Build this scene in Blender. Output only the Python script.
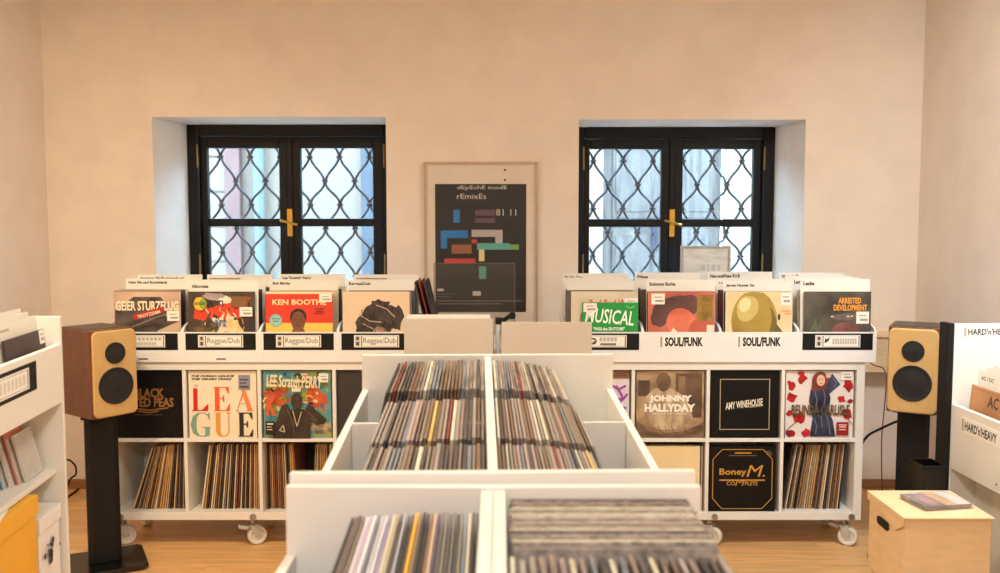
import bpy, bmesh, math, random
from mathutils import Vector, Matrix
R = math.radians
rnd = random.Random(7)
for o in list(bpy.data.objects): bpy.data.objects.remove(o)
scene = bpy.context.scene
COL = scene.collection

# ------------------------------------------------------------------ camera
H = 1.58; PITCH = R(4.396); F = 930.0
cam = bpy.data.cameras.new('camera'); cam.sensor_width = 36; cam.lens = F / 1000 * 36
cam.clip_start = .02; cam.clip_end = 80
cam.dof.use_dof = True; cam.dof.focus_distance = 4.4; cam.dof.aperture_fstop = 3.6
co = bpy.data.objects.new('camera', cam); COL.objects.link(co)
co.location = (0, 0, H); co.rotation_euler = (R(90) - PITCH, 0, 0)
scene.camera = co

# ------------------------------------------------------------------ world, lights, exposure
w = bpy.data.worlds.new('sky'); scene.world = w; w.use_nodes = True
bgn = w.node_tree.nodes['Background']
bgn.inputs[0].default_value = (.39, .67, 1.0, 1); bgn.inputs[1].default_value = 23
vs = scene.view_settings
vs.view_transform = 'Standard'; vs.look = 'None'; vs.gamma = 1; vs.exposure = 0.0; vs.use_curve_mapping = False

def area(name, loc, size, power, color, rot=(0, 0, 0), spread=180):
    l = bpy.data.lights.new(name, 'AREA'); l.shape = 'DISK'; l.size = size
    l.energy = power; l.color = color; l.spread = R(spread)
    o = bpy.data.objects.new(name, l); COL.objects.link(o); o.location = loc; o.rotation_euler = rot
    return o
WARM = (1.0, .83, .58); SOFT = (1.0, .90, .72); NEUT = (.86, .94, 1.0); COOL = (.93, .96, .98)
area('ceiling_light_warm', (-1.7, 2.75, 2.76), .35, 60, WARM, (0, R(22), 0))
area('ceiling_light_centre', (-.1, 2.5, 2.76), .35, 26, SOFT)
area('ceiling_light_white', (1.62, 2.8, 2.72), .35, 76, NEUT, (0, R(-48), 0))
area('ceiling_light_entrance', (0, -.7, 2.76), .6, 70, COOL)

def ray(x, y):
    u = (x - 500) / F; v = (y - 286.5) / F; c = math.cos(PITCH); s = math.sin(PITCH)
    return Vector((u, c - v * s, -s - v * c))
def pxY(x, y, Y):            # pixel -> point on the plane at distance Y
    d = ray(x, y); t = Y / d.y; return Vector((d.x * t, Y, H + d.z * t))
def pxZ(x, y, z):            # pixel -> point on a level plane
    d = ray(x, y); t = (z - H) / d.z; return Vector((d.x * t, d.y * t, z))

# ------------------------------------------------------------------ materials
def s2l(c):
    f = lambda v: v / 12.92 if v <= .04045 else ((v + .055) / 1.055) ** 2.4
    return tuple(f(x / 255) for x in c) + (1,)
MATS = {}
def mat(name, rgb, rough=.6, metal=0, noise=0, nscale=20, stretch=(1, 1, 1), bump=0, spec=.5, rgb2=None, objrand=0, coat=0, contrast=(.35, .65)):
    if name in MATS: return MATS[name]
    m = bpy.data.materials.new(name); m.use_nodes = True; nt = m.node_tree; b = nt.nodes['Principled BSDF']
    c = s2l(rgb); b.inputs['Base Color'].default_value = c
    b.inputs['Roughness'].default_value = rough; b.inputs['Metallic'].default_value = metal
    b.inputs['Specular IOR Level'].default_value = spec; b.inputs['Coat Weight'].default_value = coat
    if noise or bump or rgb2:
        tc = nt.nodes.new('ShaderNodeTexCoord'); mp = nt.nodes.new('ShaderNodeMapping'); mp.inputs['Scale'].default_value = stretch
        nz = nt.nodes.new('ShaderNodeTexNoise'); nz.inputs['Scale'].default_value = nscale; nz.inputs['Detail'].default_value = 5
        nt.links.new(tc.outputs['Object'], mp.inputs[0]); nt.links.new(mp.outputs[0], nz.inputs['Vector'])
        if objrand:
            oi = nt.nodes.new('ShaderNodeObjectInfo'); ad = nt.nodes.new('ShaderNodeVectorMath'); ad.operation = 'SCALE'; ad.inputs[0].default_value = (31, 17, 53)
            nt.links.new(oi.outputs['Random'], ad.inputs['Scale']); nt.links.new(ad.outputs[0], mp.inputs['Location'])
        if noise or rgb2:
            rp = nt.nodes.new('ShaderNodeValToRGB'); rp.color_ramp.elements[0].position = contrast[0]; rp.color_ramp.elements[1].position = contrast[1]
            c2 = s2l(rgb2) if rgb2 else tuple(min(1, x * (1 + noise)) for x in c[:3]) + (1,)
            c1 = c if rgb2 else tuple(x * (1 - noise) for x in c[:3]) + (1,)
            rp.color_ramp.elements[0].color = c1; rp.color_ramp.elements[1].color = c2
            nt.links.new(nz.outputs['Fac'], rp.inputs[0]); src = rp.outputs[0]
            if objrand:
                hs = nt.nodes.new('ShaderNodeHueSaturation'); mr = nt.nodes.new('ShaderNodeMapRange')
                mr.inputs['To Min'].default_value = 1 - objrand; mr.inputs['To Max'].default_value = 1 + objrand
                nt.links.new(oi.outputs['Random'], mr.inputs['Value']); nt.links.new(mr.outputs[0], hs.inputs['Value'])
                nt.links.new(src, hs.inputs['Color']); src = hs.outputs[0]
            nt.links.new(src, b.inputs['Base Color'])
        if bump:
            bp = nt.nodes.new('ShaderNodeBump'); bp.inputs['Strength'].default_value = bump; bp.inputs['Distance'].default_value = .004
            nt.links.new(nz.outputs['Fac'], bp.inputs['Height']); nt.links.new(bp.outputs[0], b.inputs['Normal'])
    MATS[name] = m; return m
def flat(rgb, rough=.55):
    return mat('print_%d_%d_%d' % rgb, rgb, rough)
def photo(name, a, b, scale=14, stretch=(1, 1, 1), contrast=(.38, .62)):
    return mat('photo_' + name, a, .5, rgb2=b, nscale=scale, stretch=stretch, contrast=contrast)
def clear(name, tint, alpha, rough=.05):
    if name in MATS: return MATS[name]
    m = bpy.data.materials.new(name); m.use_nodes = True; nt = m.node_tree; nt.nodes.clear()
    out = nt.nodes.new('ShaderNodeOutputMaterial'); mx = nt.nodes.new('ShaderNodeMixShader'); tr = nt.nodes.new('ShaderNodeBsdfTransparent')
    pb = nt.nodes.new('ShaderNodeBsdfPrincipled'); pb.inputs['Base Color'].default_value = s2l(tint); pb.inputs['Roughness'].default_value = rough
    nz = nt.nodes.new('ShaderNodeTexNoise'); nz.inputs['Scale'].default_value = 3
    mr = nt.nodes.new('ShaderNodeMapRange'); mr.inputs['To Min'].default_value = alpha * .8; mr.inputs['To Max'].default_value = alpha * 1.2
    nt.links.new(nz.outputs['Fac'], mr.inputs['Value']); nt.links.new(mr.outputs[0], mx.inputs[0])
    nt.links.new(tr.outputs[0], mx.inputs[1]); nt.links.new(pb.outputs[0], mx.inputs[2]); nt.links.new(mx.outputs[0], out.inputs[0])
    MATS[name] = m; return m

M_WALL = mat('wall_plaster', (231, 214, 196), .9, noise=.03, nscale=6, bump=.08)
M_CEIL = mat('ceiling_plaster', (232, 224, 212), .9, noise=.02, nscale=5)
M_PLANK = mat('oak_plank', (216, 168, 110), .38, noise=.16, nscale=7, stretch=(.5, 9, 3), bump=.05, objrand=.10)
M_GAP = mat('floor_underlay', (92, 66, 44), .8, noise=.1)
M_WHITE = mat('white_laminate', (230, 226, 218), .38, noise=.012, nscale=4)
M_CARD = mat('white_cardboard', (230, 228, 226), .75, noise=.015, nscale=10)
M_DIV = mat('divider_card', (230, 225, 215), .8, noise=.02, nscale=8)
M_BLK = mat('black_gloss', (14, 13, 13), .18, noise=.05, nscale=8)
M_BLKM = mat('black_matte', (13, 12, 12), .6, noise=.08, nscale=30, spec=.3)
M_FRAME = mat('window_black_paint', (11, 10, 11), .42, noise=.12, nscale=18, bump=.08, spec=.25)
M_IRON = mat('wrought_iron', (30, 34, 44), .55, .3, noise=.15, nscale=40, bump=.1)
M_BRASS = mat('brass', (205, 160, 70), .3, .9, noise=.08, nscale=20)
M_WALNUT = mat('walnut_veneer', (98, 58, 36), .38, noise=.22, nscale=9, stretch=(6, 6, .7))
M_GOLD = mat('champagne_baffle', (202, 166, 108), .36, .25, noise=.03, nscale=30)
M_CONE = mat('speaker_fabric', (24, 22, 22), .85, noise=.2, nscale=160, bump=.2)
M_KRAFT = mat('kraft_board', (214, 184, 142), .8, noise=.05, nscale=12, stretch=(1, 1, 4), bump=.05)
M_YBOX = mat('yellow_box_board', (232, 172, 52), .7, noise=.04, nscale=10)
M_GREYP = mat('grey_plastic', (188, 184, 176), .4, noise=.05)
M_STEEL = mat('zinc_steel', (160, 160, 160), .35, .8, noise=.06)
M_RUB = mat('white_wheel', (226, 220, 208), .5, noise=.05)
M_INK = flat((28, 25, 24)); M_PAPER = flat((240, 236, 228)); M_STICK = flat((236, 230, 220))

# ------------------------------------------------------------------ mesh helpers
class MB:
    def __init__(s): s.v = []; s.f = []; s.m = []
    def add(s, vs, fs, mi=0):
        k = len(s.v); s.v += [tuple(v) for v in vs]
        for f in fs: s.f.append(tuple(i + k for i in f)); s.m.append(mi)
        return s
    def box(s, a, b, mi=0):
        x0, y0, z0 = [min(p, q) for p, q in zip(a, b)]; x1, y1, z1 = [max(p, q) for p, q in zip(a, b)]
        return s.add([(x0,y0,z0),(x1,y0,z0),(x1,y1,z0),(x0,y1,z0),(x0,y0,z1),(x1,y0,z1),(x1,y1,z1),(x0,y1,z1)],
              [(0,3,2,1),(4,5,6,7),(0,1,5,4),(1,2,6,5),(2,3,7,6),(3,0,4,7)], mi)
    def prism(s, poly, axis, a, b, mi=0):       # polygon extruded along axis; the other two coordinates in xyz order
        n = len(poly)
        def p3(p, t): q = list(p); q.insert(axis, t); return tuple(q)
        vs = [p3(p, a) for p in poly] + [p3(p, b) for p in poly]
        fs = [tuple(range(n)), tuple(range(2 * n - 1, n - 1, -1))] + [(i, n + i, n + (i + 1) % n, (i + 1) % n) for i in range(n)]
        return s.add(vs, fs, mi)
    def cyl(s, c, r, axis, L, n=20, mi=0, r2=None):
        r2 = r if r2 is None else r2; vs = []
        for rr, t in ((r, 0), (r2, L)):
            for i in range(n):
                a = 2 * math.pi * i / n; q = [rr * math.cos(a), rr * math.sin(a)]; q.insert(axis, t)
                vs.append(tuple(q[j] + c[j] for j in range(3)))
        fs = [tuple(range(n)), tuple(range(2 * n - 1, n - 1, -1))] + [(i, n + i, n + (i + 1) % n, (i + 1) % n) for i in range(n)]
        return s.add(vs, fs, mi)
    def tube(s, pts, r, n=6, mi=0):
        pts = [Vector(p) for p in pts]; vs = []; fs = []
        for i, p in enumerate(pts):
            t = (pts[min(i + 1, len(pts) - 1)] - pts[max(i - 1, 0)]).normalized()
            up = Vector((0, 1, 0)) if abs(t.y) < .9 else Vector((1, 0, 0))
            a = t.cross(up).normalized(); b = t.cross(a)
            for k in range(n):
                q = 2 * math.pi * k / n; vs.append(p + a * (r * math.cos(q)) + b * (r * math.sin(q)))
        for i in range(len(pts) - 1):
            for k in range(n): fs.append((i*n+k, i*n+(k+1) % n, (i+1)*n+(k+1) % n, (i+1)*n+k))
        fs.append(tuple(range(n-1, -1, -1))); e = (len(pts)-1)*n; fs.append(tuple(range(e, e+n)))
        return s.add(vs, fs, mi)
    def lathe(s, prof, c, axis=1, n=28, mi=0):     # (r, t) profile around an axis
        vs = []; m = len(prof)
        for i in range(n):
            a = 2 * math.pi * i / n
            for r, t in prof:
                q = [r * math.cos(a), r * math.sin(a)]; q.insert(axis, t); vs.append(tuple(q[j] + c[j] for j in range(3)))
        fs = []
        for i in range(n):
            for j in range(m - 1): fs.append((i*m+j, i*m+j+1, ((i+1) % n)*m+j+1, ((i+1) % n)*m+j))
        return s.add(vs, fs, mi)
    def mesh(s, name, mats, smooth=False):
        me = bpy.data.meshes.new(name); me.from_pydata(s.v, [], s.f)
        for m in (mats if isinstance(mats, (list, tuple)) else [mats]): me.materials.append(m)
        for p, i in zip(me.polygons, s.m): p.material_index = i
        bm = bmesh.new(); bm.from_mesh(me); bmesh.ops.recalc_face_normals(bm, faces=bm.faces); bm.to_mesh(me); bm.free()
        if smooth:
            me.shade_smooth(); me.set_sharp_from_angle(angle=R(38))
        return me
    def build(s, name, mats, parent=None, loc=(0, 0, 0), rot=(0, 0, 0), smooth=False, bevel=0):
        return link(name, s.mesh(name, mats, smooth), parent, loc, rot, bevel)
def link(name, me, parent=None, loc=(0, 0, 0), rot=(0, 0, 0), bevel=0):
    o = bpy.data.objects.new(name, me); COL.objects.link(o); o.parent = parent; o.location = loc; o.rotation_euler = rot
    if bevel:
        b = o.modifiers.new('bevel', 'BEVEL'); b.width = bevel; b.segments = 2; b.limit_method = 'ANGLE'; b.angle_limit = R(50)
    return o
def tag(o, label=None, cat=None, group=None, kind=None):
    if label: o['label'] = label
    if cat: o['category'] = cat
    if group: o['group'] = group
    if kind: o['kind'] = kind
    return o
def empty(name, loc, rz=0, label=None, cat=None, group=None, kind=None):
    o = bpy.data.objects.new(name, None); COL.objects.link(o); o.location = loc; o.rotation_euler = (0, 0, rz); o.empty_display_size = .05
    return tag(o, label, cat, group, kind)
def copy_tree(o, parent=None):
    c = o.copy(); COL.objects.link(c); c.parent = parent
    for ch in list(o.children): copy_tree(ch, c)
    return c
def bx(name, a, b, m, parent=None, bevel=.0015): return MB().box(a, b).build(name, m, parent, bevel=bevel)

TC = {}
def text_geo(s, bold=0, shear=0):
    k = (s, bold, shear)
    if k in TC: return TC[k]
    cu = bpy.data.curves.new('t', 'FONT'); cu.body = s; cu.size = 1; cu.offset = bold; cu.shear = shear; cu.resolution_u = 2
    o = bpy.data.objects.new('t', cu); COL.objects.link(o)
    bpy.context.view_layer.update()
    ev = o.evaluated_get(bpy.context.evaluated_depsgraph_get()); me = ev.to_mesh()
    vs = [(v.co.x, v.co.y) for v in me.vertices]; fs = [tuple(p.vertices) for p in me.polygons]
    ev.to_mesh_clear(); bpy.data.objects.remove(o); bpy.data.curves.remove(cu)
    x0 = min(v[0] for v in vs); x1 = max(v[0] for v in vs); y0 = min(v[1] for v in vs); y1 = max(v[1] for v in vs)
    vs = [((x - x0) / (x1 - x0), (y - y0) / (y1 - y0)) for x, y in vs]
    TC[k] = (vs, fs, (x1 - x0) / (y1 - y0)); return TC[k]

class Print:       # flat print on the face of a panel that spans x -w/2..w/2, z 0..h and faces -y
    def __init__(s, obj, w, h, y=0.0, step=.00025):
        s.o = obj; s.w = w; s.h = h; s.y = y; s.step = step; s.layer = 1; s.b = {}; s.n = 0
    def _put(s, part, pts, fs, m):
        mb, ms = s.b.setdefault(part, (MB(), []))
        if m not in ms: ms.append(m)
        yy = s.y - s.step * s.layer
        mb.add([((u - .5) * s.w, yy, v * s.h) for u, v in pts], fs, ms.index(m))
    def poly(s, pts, m, part='printed_artwork'):
        s._put(part, pts, [tuple(range(len(pts)))], m); s.layer += 1; return s
    def rect(s, u0, v0, u1, v1, m, part='printed_artwork'): return s.poly([(u0, v0), (u1, v0), (u1, v1), (u0, v1)], m, part)
    def rects(s, rs, m, part='printed_artwork'):
        for (u0, v0, u1, v1) in rs: s._put(part, [(u0, v0), (u1, v0), (u1, v1), (u0, v1)], [(0, 1, 2, 3)], m)
        s.layer += 1; return s
    def outline(s, u0, v0, u1, v1, t, m): return s.rects([(u0, v0, u1, v0+t), (u0, v1-t, u1, v1), (u0, v0+t, u0+t, v1-t), (u1-t, v0+t, u1, v1-t)], m)
    def ell(s, cu, cv, ru, rv, m, rot=0, n=22, wob=0, seed=1, part='printed_artwork', cut=None):
        rr = random.Random(seed); pts = []
        for i in range(n):
            a = 2 * math.pi * i / n; k = 1 + rr.uniform(-wob, wob); x = ru * k * math.cos(a); y = rv * k * math.sin(a)
            u = cu + x * math.cos(rot) - y * math.sin(rot); v = cv + x * math.sin(rot) + y * math.cos(rot)
            pts.append((min(.995, max(.005, u)), min(.995, max(.005, v))))
        return s.poly(pts, m, part)
    def stroke(s, pts, t, m, part='printed_artwork'):
        for (a, b) in zip(pts, pts[1:]):
            dx, dy = b[0]-a[0], b[1]-a[1]; L = math.hypot(dx, dy) or 1; nx, ny = -dy/L*t/2, dx/L*t/2
            s._put(part, [(a[0]-nx, a[1]-ny), (b[0]-nx, b[1]-ny), (b[0]+nx, b[1]+ny), (a[0]+nx, a[1]+ny)], [(0, 1, 2, 3)], m)
        s.layer += 1; return s
    def text(s, t, u0, v0, u1, v1, m, bold=0, shear=0, rot=0, part='printed_lettering'):
        vs, fs, _ = text_geo(t, bold, shear); pts = []
        cu, cv = (u0+u1)/2, (v0+v1)/2
        for x, y in vs:
            a = (u0 + x*(u1-u0)) - cu; b = (v0 + y*(v1-v0)) - cv
            pts.append((cu + a*math.cos(rot) - b*math.sin(rot), cv + a*math.sin(rot) + b*math.cos(rot)))
        s.n += 1; s._put((part, s.n), pts, fs, m); s.layer += 1; return s
    def sticker(s, u0, v0, u1, v1, m=None):
        s.n += 1; K = ('price_sticker', s.n); s.rect(u0, v0, u1, v1, m or M_STICK, K); du = (u1-u0); dv = v1-v0
        s.rects([(u0+du*.2, v0+dv*.62, u1-du*.2, v0+dv*.72), (u0+du*.28, v0+dv*.22, u1-du*.1, v0+dv*.42)], flat((160, 150, 140)), K); return s
    def done(s):
        for part, (mb, ms) in s.b.items():
            part = part[0] if isinstance(part, tuple) else part
            me = bpy.data.meshes.new(part); me.from_pydata(mb.v, [], mb.f)
            for m in ms: me.materials.append(m)
            for p, i in zip(me.polygons, mb.m): p.material_index = i
            link(part, me, s.o)
        return s.o

# ================================================================== SETTING
YW = 5.29; ZC = 2.80; XL = -2.565; XR = 2.375; YB = -1.7
fl = MB().box((XL, YB, -.05), (XR, YW, -.012)).build('floor', M_GAP); tag(fl, kind='structure')
PW, PL = .188, 1.38
for r in range(int((YW - YB) / PW) + 1):
    y0 = YB + r * PW; y1 = min(y0 + PW - .0012, YW); x = XL - ((r * .47) % 1) * PL
    if y1 - y0 < .01: continue
    while x < XR:
        a, b = max(x, XL), min(x + PL - .0012, XR)
        if b - a > .02: MB().box(((a-b)/2, -(y1-y0)/2, -.012), ((b-a)/2, (y1-y0)/2, 0)).build('plank', M_PLANK, fl, ((a+b)/2, (y0+y1)/2, 0))
        x += PL
tag(MB().box((XL-.1, YB-.1, ZC), (XR+.1, YW+.62, ZC+.1)).build('ceiling', M_CEIL), kind='structure')
tag(MB().box((XL-.1, YB-.1, -.05), (XL, YW, ZC)).build('wall_left', M_WALL), kind='structure')
tag(MB().box((XR, YB-.1, -.05), (XR+.1, YW, ZC)).build('wall_right', M_WALL), kind='structure')
tag(MB().box((XL, YB-.1, -.05), (XR, YB, ZC)).build('wall_front', M_WALL), kind='structure')
W1 = (pxY(154, 200, YW).x, pxY(386.5, 200, YW).x, .98, 2.13)
W2 = (pxY(578.5, 200, YW).x, pxY(804, 200, YW).x, .98, 2.115)
wb = MB(); Y2 = YW + .62
xs = [XL-.1, W1[0], W1[1], W2[0], W2[1], XR+.1]
for i in range(5):
    if i in (1, 3):
        W = W1 if i == 1 else W2
        wb.box((xs[i], YW, -.05), (xs[i+1], Y2, W[2])); wb.box((xs[i], YW, W[3]), (xs[i+1], Y2, ZC))
    else: wb.box((xs[i], YW, -.05), (xs[i+1], Y2, ZC))
wb.prism([(W1[0], YW), (W1[0]+.048, 5.72), (W1[0]+.048, Y2), (W1[0], Y2)], 2, W1[2], W1[3])
wb.prism([(W2[1], YW), (W2[1]-.042, 5.72), (W2[1]-.042, Y2), (W2[1], Y2)], 2, W2[2], W2[3])
tag(wb.build('wall_back', M_WALL), kind='structure')
M_BASE = mat('oak_skirting', (150, 104, 66), .5, noise=.12, nscale=8, stretch=(.5, 6, 6))
tag(MB().box((XL, YW-.014, 0), (XR, YW, .055)).build('baseboard_back', M_BASE, bevel=.003), kind='structure')
M_LEDGE = mat('pale_wood_ledge', (224, 194, 152), .6, noise=.08, nscale=6, stretch=(.6, 6, 6))
tag(MB().box((1.0, YW-.13, .70), (XR-.16, YW, .90)).box((.98, YW-.15, .90), (XR-.14, YW, .918)).build('trim_1', M_LEDGE, bevel=.003), kind='structure')

# ---- windows
def window(idx, W, pxs, pys):
    x0, x1, z0, z1 = W; YG = 5.76
    root = empty('window_%d' % idx, ((x0+x1)/2, YG, z0)); tag(root, kind='structure'); cx = (x0+x1)/2
    (a0, a1), (b0, b1) = [(pxY(p, 200, YG).x, pxY(q, 200, YG).x) for p, q in pxs]
    zt1, zt0, zb1 = [pxY(250, y, YG).z for y in pys]; zb0 = zb1 - (zt1 - zt0)
    D = .06; fw = .068
    mb = MB()
    for a, b in (((x0, -.035, z0), (x0+fw, D, z1)), ((x1-fw, -.035, z0), (x1, D, z1)), ((x0+fw, -.035, z1-fw), (x1-fw, D, z1)), ((x0+fw, -.035, z0), (x1-fw, D, z0+.05))):
        mb.box((a[0]-cx, a[1], a[2]-z0), (b[0]-cx, b[1], b[2]-z0))
    mb.build('outer_frame', M_FRAME, root, bevel=.006)
    sill = MB().box((x0-cx, YW-YG-.02, -.0), (x1-cx, -.036, .018)).build('window_sill', M_WHITE, root, bevel=.003)
    xm = (a1+b0)/2
    for (g0, g1, s0, s1, side) in ((a0, a1, x0+fw+.003, xm-.001, 0), (b0, b1, xm+.001, x1-fw-.003, 1)):
        c = MB(); zz0, zz1 = z0+.053, z1-fw-.003
        def bb(p, q): c.box((p[0]-cx, p[1], p[2]-z0), (q[0]-cx, q[1], q[2]-z0))
        bb((s0, 0, zz0), (g0, .05, zz1)); bb((g1, 0, zz0), (s1, .05, zz1))
        bb((g0, 0, zt1), (g1, .05, zz1)); bb((g0, 0, zz0), (g1, .05, zb0)); bb((g0, .004, zb1), (g1, .05, zt0))
        cas = c.build('casement', M_FRAME, root, bevel=.005)
        for (p, q) in ((zt0, zt1), (zb0, zb1)):
            MB().box((g0-cx, .024, p-z0), (g1-cx, .028, q-z0)).build('pane', clear('window_glass', (235, 242, 250), .06), cas)
        hx = s0 - .006 if side == 0 else s1 + .006
        for hz in (z1-.26, z0+.22):
            MB().cyl((hx-cx, -.043, hz-z0), .006, 2, .14, 10).build('hinge', mat('old_brass', (140, 106, 52), .45, .6, noise=.1), root, smooth=True)
    MB().box((xm-cx-.018, -.016, .05), (xm-cx+.018, -.0005, z1-z0-fw-.004)).build('cover_strip', M_FRAME, root, bevel=.006)
    hz = (zt0+zb1)/2 - z0
    h = MB().box((xm-cx-.017, -.024, hz-.085), (xm-cx+.017, -.0165, hz+.085)).build('handle_plate', M_BRASS, root, bevel=.004)
    MB().cyl((xm-cx, -.06, hz), .010, 1, .036, 12).tube([(xm-cx-.052, -.058, hz+.014), (xm-cx, -.060, hz+.002), (xm-cx+.052, -.058, hz-.014)], .008, 8).build('lever', M_BRASS, h, smooth=True)
    return root
W1 = (W1[0]+.0485, W1[1], W1[2], W1[3]); W2 = (W2[0], W2[1]-.0425, W2[2], W2[3])
win1 = window(1, W1, ((208, 279.5), (301, 373)), (148, 218.5, 226.5))
win2 = window(2, W2, ((589.5, 661), (682.5, 753)), (149, 219, 227))

def grille(W, nx, ny, label):
    YG = 5.875; x0, x1, z0, z1 = W; n = pxY(nx, ny, YG)
    root = empty('window_grille', ((x0+x1)/2, YG, z0), 0, label, 'grille', 'iron grilles outside the windows')
    p = 29.6 / F * 5.86; rs = 23.7 / F * 5.86; A = p / 4 - .0045
    k0 = math.floor((x0 - n.x) / (p/2)) - 1
    for k in range(k0, k0 + 40):
        xm = n.x + p/4 + k*p/2
        if xm < x0 + A + .01 or xm > x1 - A - .01: continue
        sg = -1 if k % 2 == 0 else 1; pts = []; N = 64
        for i in range(N+1):
            z = z0 + (z1 - z0 - .004) * i / N + .002; ph = math.pi * (z - n.z) / rs
            pts.append((xm + sg * A * (math.cos(ph) - .03 * math.cos(3*ph) + .07*math.sin(2*ph)) / .97 - root.location.x, 0, z - z0))
        bar = MB().tube(pts, .0082, 6).build('bar', M_IRON, root, smooth=True)
        if sg == -1 or True:
            j = -12
            while j < 14:                    # collars where this bar meets its left neighbour
                z = n.z + j * rs
                if z0 + .02 < z < z1 - .02 and ((j % 2 == 0) == (sg == -1)):
                    MB().box((xm - A - .0045 - root.location.x - .020, -.011, z - z0 - .006), (xm - A - .0045 - root.location.x + .020, .011, z - z0 + .006)).build('collar', M_IRON, bar, bevel=.003)
                j += 1
    return root
grille(W1, 220.5, 157, 'wavy black iron grille outside the window beyond the reggae crates')
grille(W2, 593.4, 161, 'wavy black iron grille outside the window beyond the soul crates')

# ---- the street outside
M_STONE = mat('street_plaster', (112, 96, 80), .9, noise=.06, nscale=3, bump=.2)
M_GRD = mat('street_ground', (150, 150, 150), .9, noise=.12, nscale=6, bump=.2)
tag(MB().box((-9, YW+.62, -.4), (9, 12, -.3)).build('ground_outside', M_GRD), kind='structure')
YO = 8.6
so = MB().box((-9, YO, -.3), (.84, YO+.4, 2.75)).box((2.15, YO, -.3), (9, YO+.4, 2.75)).build('wall_outside', M_STONE); tag(so, kind='structure')
xa = lambda x: pxY(x, 200, YO).x
for i in range(7):
    z = .2 + i*.32
    MB().box((xa(196), YO-.025, z), (xa(226), YO, z+.30)).build('stone', M_STONE, so, bevel=.006)
MB().box((xa(228), YO-.10, -.3), (xa(243), YO, 2.72)).build('pilaster', mat('pink_render', (94, 64, 56), .9, noise=.08, nscale=5), so, bevel=.01)
MB().cyl((xa(262), YO-.09, -.3), .055, 2, 3.0, 14).build('drainpipe', mat('green_pipe', (74, 82, 70), .6, noise=.06), so, smooth=True)
MB().box((xa(362), YO-.06, -.3), (xa(384), YO, 2.72)).build('pilaster', mat('blue_grey_render', (60, 64, 66), .9, noise=.12, nscale=5), so, bevel=.01)
M_CREAM = mat('cream_render', (132, 112, 84), .9, noise=.05, nscale=4)
for a, b in ((.74, .945), (2.05, 2.5)): MB().box((a, YO-.06, -.3), (b, YO, 2.74)).build('door_surround', M_CREAM, so, bevel=.01)
M_OLD = mat('weathered_wood', (66, 57, 49), .8, rgb2=(94, 84, 73), nscale=5, stretch=(5, 5, .6), bump=.2)
dr = empty('door_1', (1.4975, YO+.02, -.3)); tag(dr, kind='structure')
for s in (-1, 1):
    xx = s * .273
    lf = MB().box((xx-.27, 0, 0), (xx+.27, .05, 3.05)).build('door_leaf', M_OLD, dr, bevel=.004)
    for z0_, z1_ in ((.25, .95), (1.1, 1.75), (1.85, 2.95)):
        MB().box((xx-.19, -.018, z0_), (xx+.19, 0, z1_)).box((xx-.16, -.03, z0_+.06), (xx+.16, -.018, z1_-.06)).build('door_panel', M_OLD, lf, bevel=.006)
MB().box((-.10, -.03, 1.55), (-.04, 0, 1.85)).cyl((-.07, -.09, 1.7), .018, 1, .06, 10).build('lock_plate', M_IRON, dr, bevel=.003)

# ================================================================== CUBE SHELVES
YK = 4.32; ZK0 = .135; ZK1 = .893; KD = .39
KW, TO, TI, CW = 1.4695, .038, .0165, .336
cell_h = .3385; up_h = ZK1 - ZK0 - 2*TO - TI - cell_h
def caster(parent, x, y, yaw=R(62)):
    z = ZK0
    c = MB().box((-.03, -.03, z-.008), (.03, .03, z-.0005)).cyl((0, 0, z-.032), .018, 2, .025, 14).build('caster', M_STEEL, parent, (x, y, 0), (0, 0, yaw), bevel=.001)
    fk = [(-.022, z-.034), (.022, z-.034), (-.008, z-.092), (-.034, z-.092)]
    MB().prism(fk, 0, -.026, -.021).prism(fk, 0, .021, .026).box((-.026, -.024, z-.038), (.026, .024, z-.0325)).build('caster_fork', M_GREYP, c, bevel=.001)
    MB().lathe([(.0, -.013), (.028, -.013), (.034, -.018), (.043, -.018), (.0455, -.012), (.0455, .012), (.043, .018), (.034, .018), (.028, .013), (0, .013)], (0, -.018, .0458), 0, 28).build('caster_wheel', M_RUB, c, smooth=True)
    MB().prism([(.022, z-.040), (.066, z-.030), (.070, z-.043), (.026, z-.056)], 0, -.02, .02).build('brake_pedal', M_GREYP, c, bevel=.002)
def cube_shelf(xc, label, cast):
    r = empty('cube_shelf', (xc, YK, 0), 0, label, 'shelf', 'white cube shelves on casters')
    h = KW/2
    bx('side_panel', (-h, 0, ZK0), (-h+TO, KD, ZK1), M_WHITE, r); bx('side_panel', (h-TO, 0, ZK0), (h, KD, ZK1), M_WHITE, r)
    bx('top_board', (-h+TO, 0, ZK1-TO), (h-TO, KD, ZK1), M_WHITE, r); bx('bottom_board', (-h+TO, 0, ZK0), (h-TO, KD, ZK0+TO), M_WHITE, r)
    for i in (-1, 0, 1):
        x = i*(CW+TI); bx('divider', (x-TI/2, .001, ZK0+TO), (x+TI/2, KD-.0045, ZK1-TO), M_WHITE, r)
    for i in range(4):
        x = -h + TO + i*(CW+TI); bx('middle_shelf', (x, .001, ZK0+TO+cell_h), (x+CW, KD-.0045, ZK0+TO+cell_h+TI), M_WHITE, r)
    bx('back_panel', (-h+TO, KD-.004, ZK0+TO), (h-TO, KD-.0005, ZK1-TO), M_WHITE, r, 0)  # closed back added to keep daylight behind the shelf out of the cells
    for x in cast:
        caster(r, x, .05, R(62) if xc > 0 else R(118)); caster(r, x, KD-.05, R(40))
        MB().cyl((x+.015, -.006, ZK0+.016), .015, 1, .007, 16).build('bolt_cap', M_STEEL, r)
    return r
XKL = pxY(260, 440, YK).x; XKR = pxY(707.5, 440, YK).x
KL = cube_shelf(XKL, 'white cube shelf on casters under the reggae crates', (-KW/2+.05, -.055, KW/2-.05))
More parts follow.
